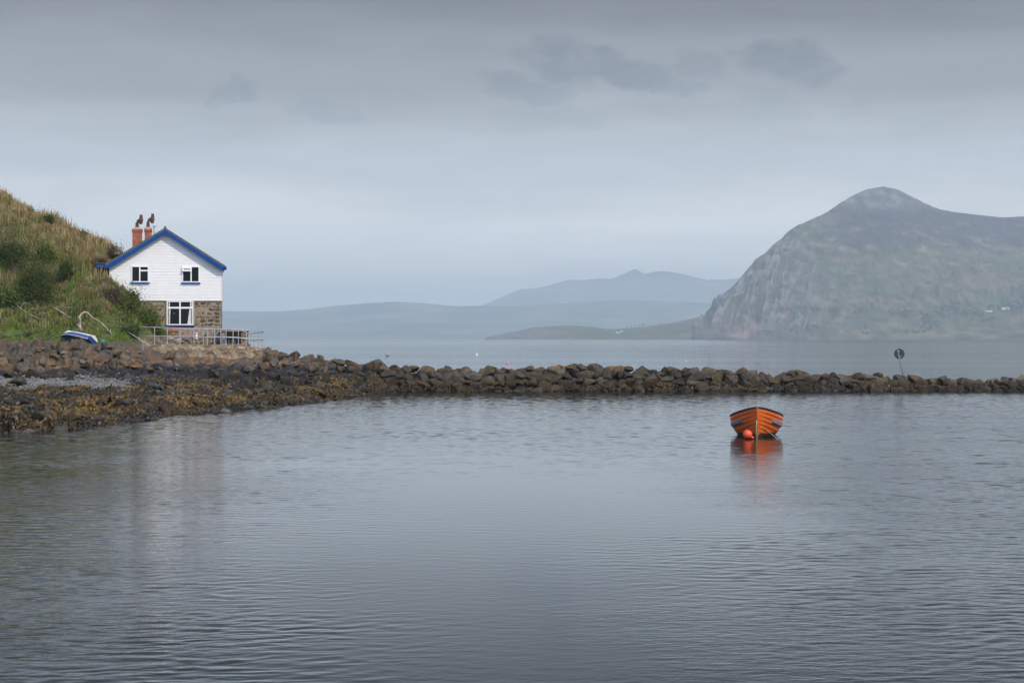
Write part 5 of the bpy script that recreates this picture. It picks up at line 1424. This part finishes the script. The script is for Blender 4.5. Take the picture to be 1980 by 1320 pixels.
def boat_mesh_hull(pt, nst, nstr, lap, thick):
    mb = MB(); T_ = [(i / nst) ** 1.25 for i in range(nst + 1)]
    for sgn in (1, -1):
        for j in range(nstr):
            q0, q1 = j / nstr, (j + 1) / nstr
            fr_ = [0, .075, .45, .72, 1] if lap > 0 else [0, .25, .5, .75, 1]
            rows = []
            for ff in fr_:
                q = q0 + (q1 - q0) * ff; off = lap * (1 - ff)
                rows.append([pt(t, q, off * min(1, t * 14 + .15)) for t in T_])
            inner = [pt(t, q0, 0) for t in T_]
            allr = [inner] + rows
            vs = [Vector((sgn * v.x, v.y, v.z)) for r_ in allr for v in r_]; n = len(T_)
            fs = []
            for a_ in range(len(allr) - 1):
                for i in range(n - 1):
                    f = (a_ * n + i, a_ * n + i + 1, (a_ + 1) * n + i + 1, (a_ + 1) * n + i)
                    fs.append(f if sgn > 0 else f[::-1])
            nseg = 2 * (n - 1) if lap > 0 else 0       # dark seam painted along the lap's foot for its shadow line
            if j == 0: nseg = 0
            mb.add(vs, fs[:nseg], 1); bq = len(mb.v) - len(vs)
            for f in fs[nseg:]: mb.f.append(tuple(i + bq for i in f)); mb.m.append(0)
        # inner skin
        vs = []; n = len(T_)
        for k in range(9):
            for t in T_:
                v = pt(t, k / 8.0, 0); vs.append(Vector((sgn * max(v.x - thick, .0), v.y, v.z + (thick if k < 8 else 0))))
        fs = []
        for a_ in range(8):
            for i in range(n - 1):
                f = (a_ * n + i, a_ * n + i + 1, (a_ + 1) * n + i + 1, (a_ + 1) * n + i)
                fs.append(f[::-1] if sgn > 0 else f)
        mb.add(vs, fs)
    return mb
def paint_hull(name, top, low, zl, rough=.4, zfrom=0.0):
    m, t, b = new_mat(name)
    g = t.new('ShaderNodeTexCoord').outputs['Object']; x, y, z = t.sep(g)
    n = t.noise(g, 3.5, 5, .65); n2 = t.noise(t.vmath('MULTIPLY', g, (1, 1, 4)), 9, 4, .6)
    k = t.ramp01(n, .3, .7, .86, 1.1)
    c = t.mix(1.0, top, t.comb(k, k, k), 'MULTIPLY')
    c = t.mix(t.math('MULTIPLY', t.ramp01(n2, .64, .76), .35), c, (0.32, 0.20, 0.13))
    zz = t.math('ADD', z, t.math('MULTIPLY', t.math('SUBTRACT', n2, .5), .16))
    lowc = t.mix(t.ramp01(n2, .45, .62), low, (0.055, 0.06, 0.03))
    c = t.mix(t.ramp01(zz, zl + .035, zl - .03), c, lowc)
    t.l.new(c, b.inputs['Base Color']); b.inputs['Roughness'].default_value = rough
    return m
def rowing_boat():
    L = 4.3
    pt, bf, sf_ = hull_pts(L, .855, .985, .555, -.20, .42)
    D = 73.3; p = P(1464.5, 655, D)
    e = empty('rowing_boat', (p.x, D, 0), -0.107 + .012, 'orange clinker rowing boat with dark gunwales moored bow-on in the harbour', 'boat')
    M_or = paint_hull('orange_paint', (0.74, 0.135, 0.016), (0.022, 0.022, 0.018), .13, .38)
    boat_mesh_hull(pt, 34, 9, .030, .012).build('hull', [M_or, plain('lap_shade', (.24, .040, .008), .7)], e, smooth=False)
    for sg in (1, -1):
        T_ = [(i / 30) ** 1.2 for i in range(31)]
        gw = MB(); gw.tube([Vector((sg * (pt(t, 1).x + .012), pt(t, 1).y, pt(t, 1).z + .008)) for t in T_], .026, 8, squash=1.25); gw.build('gunwale', M_navy, e, smooth=True)
        st_ = MB(); n = 16; q = .76
        vs = []
        for i in range(n + 1):
            t = .20 + .75 * i / n
            a_, c_ = pt(t, q + .036, .052), pt(t, q - .036, .060); d_, f_ = pt(t, q - .036, .0), pt(t, q + .036, .0)
            for v in (a_, c_, d_, f_): vs.append(Vector((sg * v.x, v.y, v.z)))
        fs = []
        for i in range(n):
            for k in range(4):
                f = (i * 4 + k, i * 4 + (k + 1) % 4, (i + 1) * 4 + (k + 1) % 4, (i + 1) * 4 + k); fs.append(f)
        fs += [(3, 2, 1, 0), (n * 4, n * 4 + 1, n * 4 + 2, n * 4 + 3)]
        st_.add(vs, fs); st_.build('rubbing_strake', plain('grey_blue_strake', (0.23, 0.24, 0.27), .5, var=.2), e)
        st2 = MB(); st2.tube([Vector((sg * (pt(t, q - .055, .055).x), pt(t, q - .055).y, pt(t, q - .055).z)) for t in [.20 + .75 * i / 14 for i in range(15)]], .014, 6); st2.build('strake_edge', M_navy, e)
    sm_ = MB(); zs = [-.19 + (1.03 + .19) * i / 14 for i in range(15)]
    pts = []
    for i in range(15):
        q = i / 14.0; v = pt(0, q); pts.append(Vector((0, v.y - .03, -.20 + 1.24 * q)))
    sm_.tube(pts, [.026] * 15, 6); sm_.build('stem', plain('stem_wood', (0.40, 0.20, 0.09), .6, var=.35, scale=8), e)
    tr = MB(); vs = []
    for sg in (1, -1):
        for k in range(9): v = pt(1, k / 8.0); vs.append(Vector((sg * v.x, v.y + .0, v.z)))
    poly = vs[:9] + vs[9:][::-1]
    tr.add(poly + [v + Vector((0, .035, 0)) for v in poly], [tuple(range(18)), tuple(range(35, 17, -1))] + [(i, i + 18, (i + 1) % 18 + 18, (i + 1) % 18) for i in range(18)])
    tr.build('transom', M_or, e)
    M_tw = plain('varnished_thwart', (0.30, 0.17, 0.08), .5, var=.2)
    for t in (.25, .48, .72, .93):
        x = pt(t, .8).x - .02; y = t * L; z = pt(t, .8).z - .06
        th = MB(); th.box((-x, y - .12, z), (x, y + .12, z + .03)); th.build('thwart', M_tw, e)
    kl = MB(); kl.box((-.02, .4, -.27), (.02, L, -.19)); kl.build('keel', M_navy, e)
    rg = MB(); rg.tube([(0, -.02, .52), (0, -.07, .50), (0, -.07, .46), (0, -.02, .44)], .010, 6); rg.build('bow_ring', M_galv, e)
    return e, p
rb, rbp = rowing_boat()
M_rope = plain('pale_rope', (0.42, 0.36, 0.24), .9, var=.2)
mb = MB(); a0_, a1_ = P(1463.2, 812, 73.15), P(1462.3, 846, 73.1)
mb.tube([a0_, a0_.lerp(a1_, .5) + Vector((-.01, -.03, 0)), a1_ - Vector((0, 0, .1))], .011, 6)
tag(mb.build('mooring_rope', M_rope, None, smooth=True), 'pale rope hanging straight down the stem of the orange boat', 'rope')
mb = MB(); a0_, a1_ = P(1478, 829, 73.3), P(1505, 845, 72.6)
mb.tube([a0_, a0_.lerp(a1_, .5) - Vector((0, 0, .025)), a1_ - Vector((0, 0, .1))], .008, 6)
tag(mb.build('mooring_rope', M_rope, None, smooth=True), 'thin rope slanting from the boat\'s right bow into the water', 'rope')
# orange ball buoy
pb_ = P(1445.5, 839.5, 72.7)
e = empty('mooring_buoy', pb_, .3, 'round orange-red ball buoy floating at the left bow of the boat', 'buoy')
M_buoy = plain('buoy_plastic', (0.80, 0.085, 0.025), .32, var=.1, scale=6)
mb = MB(); mb.ball((0, 0, 0), .150, 28, 18); mb.build('ball', M_buoy, e, smooth=True)
mb = MB(); mb.tube([(.11, -.06, -.08), (.15, -.08, -.105), (.175, -.09, -.12)], [.05, .035, .03], 10); mb.build('neck', M_buoy, e, smooth=True)

# upturned dinghy on the grass
def dinghy():
    L = 2.75
    pt, bf, sf_ = hull_pts(L, .62, .52, .46, 0.0, .25, wt=.85)
    loc = P(121, 641.5, 150.0)
    e = bpy.data.objects.new('dinghy', None); COL.objects.link(e)
    tag(e, 'small white dinghy with a blue side strip lying upside down on the grass', 'boat')
    M_d = new_mat('dinghy_paint'); m, t, b = M_d
    g = t.new('ShaderNodeTexCoord').outputs['Object']; x, y, z = t.sep(g)
    c = t.mix(t.ramp01(z, .19, .205), (0.80, 0.80, 0.78), (0.035, 0.065, 0.24)); n = t.noise(g, 4, 4, .6); k = t.ramp01(n, .3, .7, .85, 1.05)
    t.l.new(t.mix(1.0, c, t.comb(k, k, k), 'MULTIPLY'), b.inputs['Base Color']); b.inputs['Roughness'].default_value = .35
    boat_mesh_hull(pt, 22, 1, .0, .012).build('hull', m, e, smooth=True)
    for sg in (1, -1):
        gw = MB(); gw.tube([Vector((sg * (pt(i / 20, 1).x + .008), pt(i / 20, 1).y, pt(i / 20, 1).z)) for i in range(21)], .017, 8); gw.build('gunwale', M_paint, e, smooth=True)
    tr = MB(); vs = []
    for sg in (1, -1):
        for k in range(9): v = pt(1, k / 8.0); vs.append(Vector((sg * v.x, v.y, v.z)))
    poly = vs[:9] + vs[9:][::-1]
    tr.add(poly + [v + Vector((0, .03, 0)) for v in poly], [tuple(range(18)), tuple(range(35, 17, -1))] + [(i, i + 18, (i + 1) % 18 + 18, (i + 1) % 18) for i in range(18)]); tr.build('transom', m, e)
    kl = MB(); kl.box((-.02, .35, -.05), (.02, L, .01)); kl.build('keel', M_paint, e)
    # upside down: local z points to the ground; bow up left, stern down right and towards the camera
    end = P(182, 653.5, 148.6)
    ya = (end - loc).normalized(); za = Vector((-.05, -.50, -.80)); za = (za - ya * za.dot(ya)).normalized(); xa = ya.cross(za)
    R = Matrix((xa, ya, za)).transposed().to_4x4()
    e.matrix_world = Matrix.Translation(loc + Vector((0.05, 0.1, .10))) @ R
dinghy()
# grey log the dinghy's bow rests on, and the arching driftwood
mb = MB(); mb.tube([P(138, 637, 151.4), P(150, 640, 151.3), P(166, 634, 151.2)], [.10, .12, .07], 9)
pts = [(155, 640), (150.5, 628), (152, 615), (158, 606), (164, 603.2), (169, 604.5), (174, 609.5), (179, 614.5), (185, 617), (192, 621.5), (199, 627.5), (206, 634.5), (212, 641), (217, 647), (221, 652)]
mb = MB(); mb.tube([P(px, py, 151.8 + i * .12) + Vector((0, 0, 0)) for i, (px, py) in enumerate(pts)], [.08, .08, .07, .06, .055, .06, .055, .06, .052, .05, .052, .048, .042, .036, .028], 9)
mb.tube([P(157, 640, 151.6), P(154, 630, 151.6), P(156, 618, 151.8), P(153, 610, 151.9)], [.13, .10, .06, .035], 9)
M_drift = plain('driftwood', (0.36, 0.295, 0.24), .9, var=.3, scale=4, bump=.6, bdist=.03)
tag(mb.build('driftwood', M_drift, None, smooth=True), 'long grey driftwood branch arching over beside the dinghy', 'driftwood')
for (pts_, r_, lb) in [([(28, 590), (40, 602), (55, 612), (72, 618), (92, 628)], .05, 'bare pale dead branch lying on the slope at far left'), ([(105, 600), (120, 608), (138, 618)], .06, 'short grey dead branch on the slope above the dinghy')]:
    mb = MB(); q = [ground_hit(a_, b_) + Vector((0, -.25, .12)) for a_, b_ in pts_]; mb.tube(q, [r_ * (1 - .15 * i) for i in range(len(q))], 7)
    for i in range(1, len(q) - 1): mb.tube([q[i], q[i] + Vector((.3, -.1, .35)), q[i] + Vector((.75, -.1, .3))], [r_ * .6, r_ * .4, r_ * .15], 5)
    tag(mb.build('dead_branch', M_drift, None, smooth=True), lb, 'branch', 'dead branches on the slope')
# green tub and black barrel among the rocks
small('tub', 'pale green plastic tub on top of the rocks right of the dinghy', 'tub', lambda m: (m.tube([(0, 0, 0), (0, 0, .12), (0, 0, .20), (0, 0, .23)], [.15, .19, .205, .225], 16)), P(197.5, 661.5, 147.6), 0, plain('green_plastic', (.10, .34, .22), .45, var=.2), smooth=False)
small('barrel', 'black plastic barrel wedged between rocks below the green tub', 'barrel', lambda m: m.tube([(0, 0, 0), (0, 0, .08), (0, 0, .35), (0, 0, .62), (0, 0, .70)], [.13, .16, .175, .16, .12], 14), P(201, 683, 145.6), 0, plain('black_plastic', (.02, .02, .022), .4), smooth=False)

# ------------------------------------------------------------------ round sign seen from behind, on its leaning pole
D = 139.5
base = P(1748.5, 732, D)
sg = empty('round_sign', base, 0, 'round dark sign seen from behind on a leaning pole on the breakwater', 'sign')
top = P(1735.2, 675.5, D) - base
mb = MB(); mb.tube([Vector((0, 0, -.15)), top], .035, 10); mb.build('pole', plain('painted_pole', (.20, .21, .23), .5, .2), sg, smooth=True)
ax = top.normalized(); dc = P(1739.2, 684, D - .02) - base + Vector((0, .055, 0))
n_ = Vector((.10, 1, 0)); n_ = (n_ - ax * n_.dot(ax)).normalized()
mb = MB(); mb.tube([dc - n_ * .012, dc + n_ * .012], .318, 40); mb.build('disc', plain('dark_grey_metal', (.045, .055, .060), .5, .2, var=.15), sg)
mb = MB(); mb.tube([dc - n_ * .018, dc + n_ * .018], .325, 40, cap=False); mb.build('rim', plain('rim_metal', (.10, .11, .115), .5, .3), sg)
xs_ = ax.cross(n_).normalized()
for k in (-.17, .17):
    c_ = dc + ax * k - n_ * .05; mb = MB(); mb.tube([c_ - xs_ * .07, c_ + xs_ * .07], .022, 6); mb.build('clamp', plain('clamp_metal', (.45, .45, .46), .4, .5), sg)
mb = MB(); mb.tube([Vector((-.22, 0, -.04)), Vector((.2, 0, -.02))], [.05, .06], 8); mb.build('foot', plain('pale_foot', (.42, .33, .27), .8), sg)

# ------------------------------------------------------------------ on the sea beyond
def far_float(px, py, r_, col, lb, nm='marker_buoy', cat='buoy'):
    D = EYE * F / (py - 655.0); p = P(px, py, D)
    e = empty(nm, (p.x, D, 0), 0, lb, cat, 'small buoys out at sea')
    M = plain(nm + '_paint', col, .4, var=.05)
    mb = MB(); mb.ball((0, 0, r_ * .4), r_, 16, 10); mb.build('ball', M, e, smooth=True)
    mb = MB(); mb.tube([(0, 0, r_ * 1.2), (0, 0, r_ * 1.7)], r_ * .2, 8); mb.build('neck', M, e)
far_float(922, 686.5, .22, (.82, .82, .82), 'tiny white buoy on the sea beyond the breakwater')
far_float(981, 702.8, .20, (.75, .25, .25), 'tiny pink buoy on the sea just beyond the breakwater')
far_float(1327, 698.0, .10, (.82, .82, .82), 'minute white float on the sea left of the mountain foot')
D = EYE * F / 33.5; p = P(749, 688.5, D)
mb = MB(); mb.ball((0, 0, .04), (.30, .13, .12), 14, 10); mb.tube([(-.2, 0, .08), (-.30, 0, .22), (-.30, 0, .34), (-.36, 0, .40), (-.48, 0, .39)], [.06, .045, .04, .055, .012], 8); mb.tube([(.24, 0, .08), (.42, 0, .13)], [.07, .02], 6)
o = mb.build('cormorant', plain('dark_plumage', (.03, .03, .032), .6), None, smooth=True); o.location = (p.x, D, 0)
tag(o, 'small dark seabird swimming beyond the breakwater', 'bird')
# ------------------------------------------------------------------ grass, scrub and bushes on the slope
SKYX = [-60, 0, 25, 70, 110, 165, 200, 240, 260]; SKYY = [340, 364, 378, 398, 412, 448, 465, 492, 520]
def vegetation():
    n = 300000
    i = rq.integers(0, len(GD) - 1, n * 2); j = rq.integers(0, len(GU) - 1, n * 2)
    u = GU[j] + rq.uniform(-1.1, 1.1, n * 2); d = GD[i] + rq.uniform(-.2, .2, n * 2)
    ok = (hillm[i, j] > .5) & (terr_all[i, j] < .3) & (GU[j] > -45) & (GU[j] < 345) & (GD[i] < 196)
    # keep clear of the house's footprint
    lx = (u - 990) / F * d; 
    px_ = u
    inhouse = ((d > 161.3) & (d < 172) & (px_ > 206)) | ((d > 160.2) & (d < 165) & (px_ > 187))
    ok &= ~inhouse
    i, j, u, d = i[ok][:n], j[ok][:n], u[ok][:n], d[ok][:n]; n = len(i)
    x = (u - 990) / F * d; z = ground_z(x, d)
    py = 655 - (z - EYE) / d * F
    skyy = np.interp(u, SKYX, SKYY)
    nz = fbm(x / 3.0 + 7, d / 4.0, z / 3, oct=4); nf = fbm(x / .9, d / 1.2, z, oct=3)
    brown = sstep(py - skyy + 70 * nz, 95, 25)
    brown = np.maximum(brown, sstep(nz, .05, .20) * .85) * (1 - .8 * sstep(nz, -.08, -.22))
    brown = np.where(u > 215, brown * .5, brown)
    pinky = np.exp(-((u - 200) / 24) ** 2 - ((py - 575) / 34) ** 2) * .8
    brown = np.maximum(brown, pinky)
    lowg = sstep(py, 628, 645)
    isb = rq.uniform(0, 1, n) < (.07 + .50 * brown) * (1 - .6 * lowg)
    hgt = np.where(isb, rq.uniform(.20, .68, n), rq.uniform(.10, .36, n)) * (1 - .55 * lowg)
    hp = fbm(x / 1.4 + 90, d / 1.8, z / 1.5, oct=3)
    hgt *= .35 + 1.0 * sstep(hp, -.3, .3)
    hgt *= np.where(rq.uniform(0, 1, n) < .03, 1.6, 1)
    wid = np.where(isb, rq.uniform(.010, .024, n), rq.uniform(.016, .040, n))
    ang = rq.uniform(0, 6.28, n); lean = rq.uniform(.05, .45, n) * np.where(isb, .7, 1.3)
    dirx, diry = np.cos(ang), np.sin(ang) * .5
    tip = np.stack([x + dirx * lean * hgt, d + diry * lean * hgt, z + hgt * np.cos(lean * .8)], 1)
    base = np.stack([x, d, z - .05], 1); mid = base * .45 + tip * .55 + np.stack([-dirx * 0, diry * 0, hgt * .12], 1)
    wv = np.stack([np.ones(n), np.zeros(n), np.zeros(n)], 1) * wid[:, None]
    V = np.stack([base - wv, base + wv, mid + wv * .8, mid - wv * .8, tip + wv * .25, tip - wv * .25], 1).reshape(-1, 3)
    b = np.arange(n)[:, None] * 6
    Fc = np.concatenate([b + [0, 1, 2, 3], b + [3, 2, 4, 5]])
    straw = np.array([.33, .245, .14]); rust = np.array([.20, .115, .060]); grn = np.array([.140, .190, .034]); dgr = np.array([.064, .092, .022]); yg = np.array([.23, .24, .05])
    t1 = sstep(nf, -.2, .25)[:, None]
    cb = straw * (1 - t1) + rust * t1
    t2 = sstep(fbm(x / 1.7 + 30, d / 2, z / 2, oct=3), -.15, .25)[:, None]
    cg = dgr * (1 - t2) + grn * t2
    cg = np.where(rq.uniform(0, 1, (n, 1)) < .18, yg, cg)
    cg = cg * (1 - lowg[:, None]) + np.array([.12, .20, .028]) * lowg[:, None]
    cb = cb * (1 + .35 * sstep(py - skyy, 60, 15))[:, None]
    c = np.where(isb[:, None], cb, cg) * rq.uniform(.6, 1.4, (n, 1)) * (1 + .55 * fbm(x / .8 + 50, d / 1.1, z / .8, oct=3))[:, None]
    C = np.repeat(c, 6, axis=0)
    o = np_mesh('grass', V, Fc, attr_mat('grass_blades', .8, 1.5, .2, trans=.25, spec=.2), C, smooth=False)
    tag(o, 'long dry and green grass on the headland slope', kind='stuff')
    # broad leaved herbs and bramble
    n = 110000
    i = rq.integers(0, len(GD) - 1, n * 3); j = rq.integers(0, len(GU) - 1, n * 3)
    u = GU[j] + rq.uniform(-1.1, 1.1, n * 3); d = GD[i] + rq.uniform(-.2, .2, n * 3)
    x = (u - 990) / F * d; z = ground_z(x, d); py = 655 - (z - EYE) / d * F; skyy = np.interp(u, SKYX, SKYY)
    dens = fbm(x / 1.6 + 60, d / 2.2, z / 1.6, oct=3)
    ok = (hillm[i, j] > .5) & (terr_all[i, j] < .3) & (u > -45) & (u < 330) & (d < 186) & ~((d > 161.3) & (d < 172) & (u > 206))
    ok &= (dens > -.10 + .30 * sstep(py - skyy, 90, 20))
    i, j, u, d, x, z, py, dens = [q[ok][:n] for q in (i, j, u, d, x, z, py, dens)]; n = len(i)
    h = sstep(dens, 0, .35) * .45 * rq.uniform(0, 1, n) + .05
    Pp = np.stack([x, d - .1, z + h], 1)
    a = rq.normal(size=(n, 3)); a /= np.linalg.norm(a, axis=1)[:, None]; b = np.cross(a, rq.normal(size=(n, 3))); b /= np.linalg.norm(b, axis=1)[:, None]
    s = rq.uniform(.035, .085, n)[:, None]
    V = np.stack([Pp - a * s, Pp + b * s * .6, Pp + a * s, Pp - b * s * .6], 1).reshape(-1, 3)
    t = rq.uniform(0, 1, (n, 1)); rt_ = sstep(u, 225, 280)[:, None]
    c = np.array([.055, .09, .020]) * (1 - t) + np.array([.14, .20, .036]) * t
    c = c * (1 - rt_) + np.array([.16, .215, .045]) * rt_ * rq.uniform(.6, 1.3, (n, 1)) + c * rt_ * .1
    c = np.where(rq.uniform(0, 1, (n, 1)) < .12, np.array([.20, .13, .07]), c)
    o = np_mesh('undergrowth', V, np.arange(4 * n).reshape(-1, 4), M_leaf, np.repeat(c, 4, axis=0), smooth=False)
    tag(o, 'bramble and leafy herbs growing through the grass', kind='stuff')
vegetation()

def bush(px, py, w_, h_, base, n, seed, label, group='bushes on the headland slope', leaf=.06, dpt=.8, spiky=0, D=None, kind='bush'):
    """bush whose foot shows at py"""
    if D is None: p = ground_hit(px, py, 150)
    else: p = P(px, py, D)
    W = w_ / F * p.y / 2; H = h_ / F * p.y
    e = empty(kind, p - Vector((0, 0, .1)), 0, label, 'bush', group)
    r = np.random.default_rng(seed); mb = MB()
    for k in range(7):
        a = r.uniform(0, 6.28); q = r.uniform(.2, .8)
        mb.tube([(0, 0, -.1), (math.cos(a) * W * q * .5, math.sin(a) * W * q * .4, H * .45), (math.cos(a) * W * q, math.sin(a) * W * q * .6, H * r.uniform(.6, .9))], [.035, .022, .008], 5)
    mb.build('stems', M_bark, e)
    V, Fc, C = leaf_cloud(n, (W * .92, W * dpt * .6, H * .44), leaf, base, .45, center=(0, 0, H * .40), seed=seed, lobes=26, lr_=(.14, .40))
    jit = np.repeat(r.normal(size=(n, 3)) * [W * .46, W * .2, H * .32] * (r.uniform(0, 1, (n, 1)) ** 1.5), 4, axis=0); V = V + jit
    if spiky:
        C2 = V.reshape(-1, 4, 3)
        ctr = C2.mean(1, keepdims=True); C2 = (C2 - ctr) * [.8, .8, 1.5] + ctr; V = C2.reshape(-1, 3)
    np_mesh('leaves', V, Fc, M_leaf, C, smooth=False, parent=e)
    return e
bush(68, 588, 96, 108, (.070, .095, .028), 11000, 1, 'large dark green gorse bush in the middle of the slope', spiky=1, leaf=.055)
bush(30, 530, 74, 76, (.070, .090, .028), 7000, 2, 'mid green bush at the left edge, above left of the big gorse', spiky=1, leaf=.055)
bush(88, 512, 44, 50, (.095, .130, .026), 4500, 3, 'bright yellow-green bush on top of the big gorse', leaf=.055)
bush(124, 548, 44, 52, (.055, .074, .024), 4000, 4, 'dark bush right of the big gorse bush', spiky=1, leaf=.055)
bush(12, 508, 36, 40, (.040, .055, .020), 3000, 5, 'small dark bush touching the left edge of the photo', leaf=.055)
bush(15, 595, 44, 36, (.080, .125, .032), 3500, 6, 'light green leafy bush low at the left edge', leaf=.075)
bush(48, 560, 26, 24, (.05, .10, .03), 1800, 7, 'small bright leafy plant in front of the gorse foot', leaf=.08)
bush(92, 432, 32, 22, (.060, .085, .026), 2200, 8, 'low green bush just under the skyline, upper slope', leaf=.05)
bush(163, 462, 26, 20, (.065, .085, .028), 1600, 9, 'small green bush on the skyline above the driftwood', leaf=.05)
bush(222, 508, 44, 34, (.115, .085, .045), 3200, 10, 'brown bracken clump on the crag left of the chimney', leaf=.06)
bush(190, 520, 40, 26, (.10, .085, .038), 2600, 11, 'brown-green scrub clump above the blue side eave', leaf=.06)
bush(250, 606, 52, 52, (.11, .145, .036), 5200, 12, 'green bush spilling down in front of the house wall', leaf=.06, dpt=.7)
bush(283, 632, 56, 46, (.15, .205, .046), 5600, 13, 'light green bramble bush left of the ground floor window', leaf=.06, dpt=.7)
bush(218, 590, 50, 42, (.125, .095, .060), 3600, 14, 'pinkish brown dry shrub in the middle of the lower slope', leaf=.05)
bush(252, 650, 44, 30, (.085, .135, .040), 3200, 15, 'low green bush behind the left end of the railing', leaf=.06)
bush(302, 648, 34, 22, (.10, .15, .04), 2200, 16, 'small green shrub at the foot of the stone wall', leaf=.055)
bush(8, 372, 30, 16, (.05, .045, .025), 900, 17, 'dark twiggy bush on the skyline at the left edge', leaf=.04)
bush(57, 402, 18, 12, (.055, .05, .025), 600, 18, 'small dark bush on the skyline, second from left', leaf=.04)
bush(278, 560, 34, 42, (.070, .090, .030), 3000, 19, 'dark green bush against the left of the white boards', leaf=.055, D=160.6) if False else None
bush(262, 666, 26, 12, (.09, .15, .04), 1000, 20, 'low green plant on the terrace edge by the stair rail', leaf=.05, D=155.9)
bush(318, 655, 20, 14, (.09, .13, .04), 900, 21, 'small green plant under the window sill', leaf=.05, D=158.9)
bush(182, 643, 46, 22, (.055, .085, .028), 2600, 22, 'dark green bush behind the wire fence', leaf=.06, D=155.5)
bush(177, 655, 14, 10, (.03, .06, .02), 500, 23, 'small dark plant growing at the dinghy\'s stern', leaf=.05, D=149.0)
# rocky outcrop on the skyline
for (px, py, wd, hr, lb) in [(226, 478, 22, .8, 'grey rock outcrop on the skyline left of the chimneys'), (213, 473, 16, .8, 'small pale rock on the skyline above the blue side eave')]:
    p = ground_hit(px, py + 8, 170); s = wd / F * p.y / 2 * .62
    o = bpy.data.objects.new('rock_outcrop', ROCK_ME[5]); COL.objects.link(o); o.matrix_world = Matrix.Translation(P(px, py + wd * .55, p.y - .2)) @ Matrix.Diagonal((s, s, s * hr, 1)); o.color = (.17, .14, .12, 1)
    tag(o, lb, 'rock', 'rocks on the skyline')
# ------------------------------------------------------------------ haze
m = bpy.data.materials.new('haze'); m.use_nodes = True
t = NT(m.node_tree); t.n.clear()
out = t.new('ShaderNodeOutputMaterial')
pv = t.new('ShaderNodeVolumePrincipled')
pv.inputs['Color'].default_value = (0.75, 0.895, 1.0, 1)
pv.inputs['Density'].default_value = 0.000075
pv.inputs['Anisotropy'].default_value = 0.0
t.l.new(pv.outputs[0], out.inputs['Volume'])
mb = MB(); mb.box((-16000, -300, -35), (16000, 35000, 665))
hz = mb.build('haze', m)
tag(hz, 'sea haze that turns the far hills blue', kind='stuff')
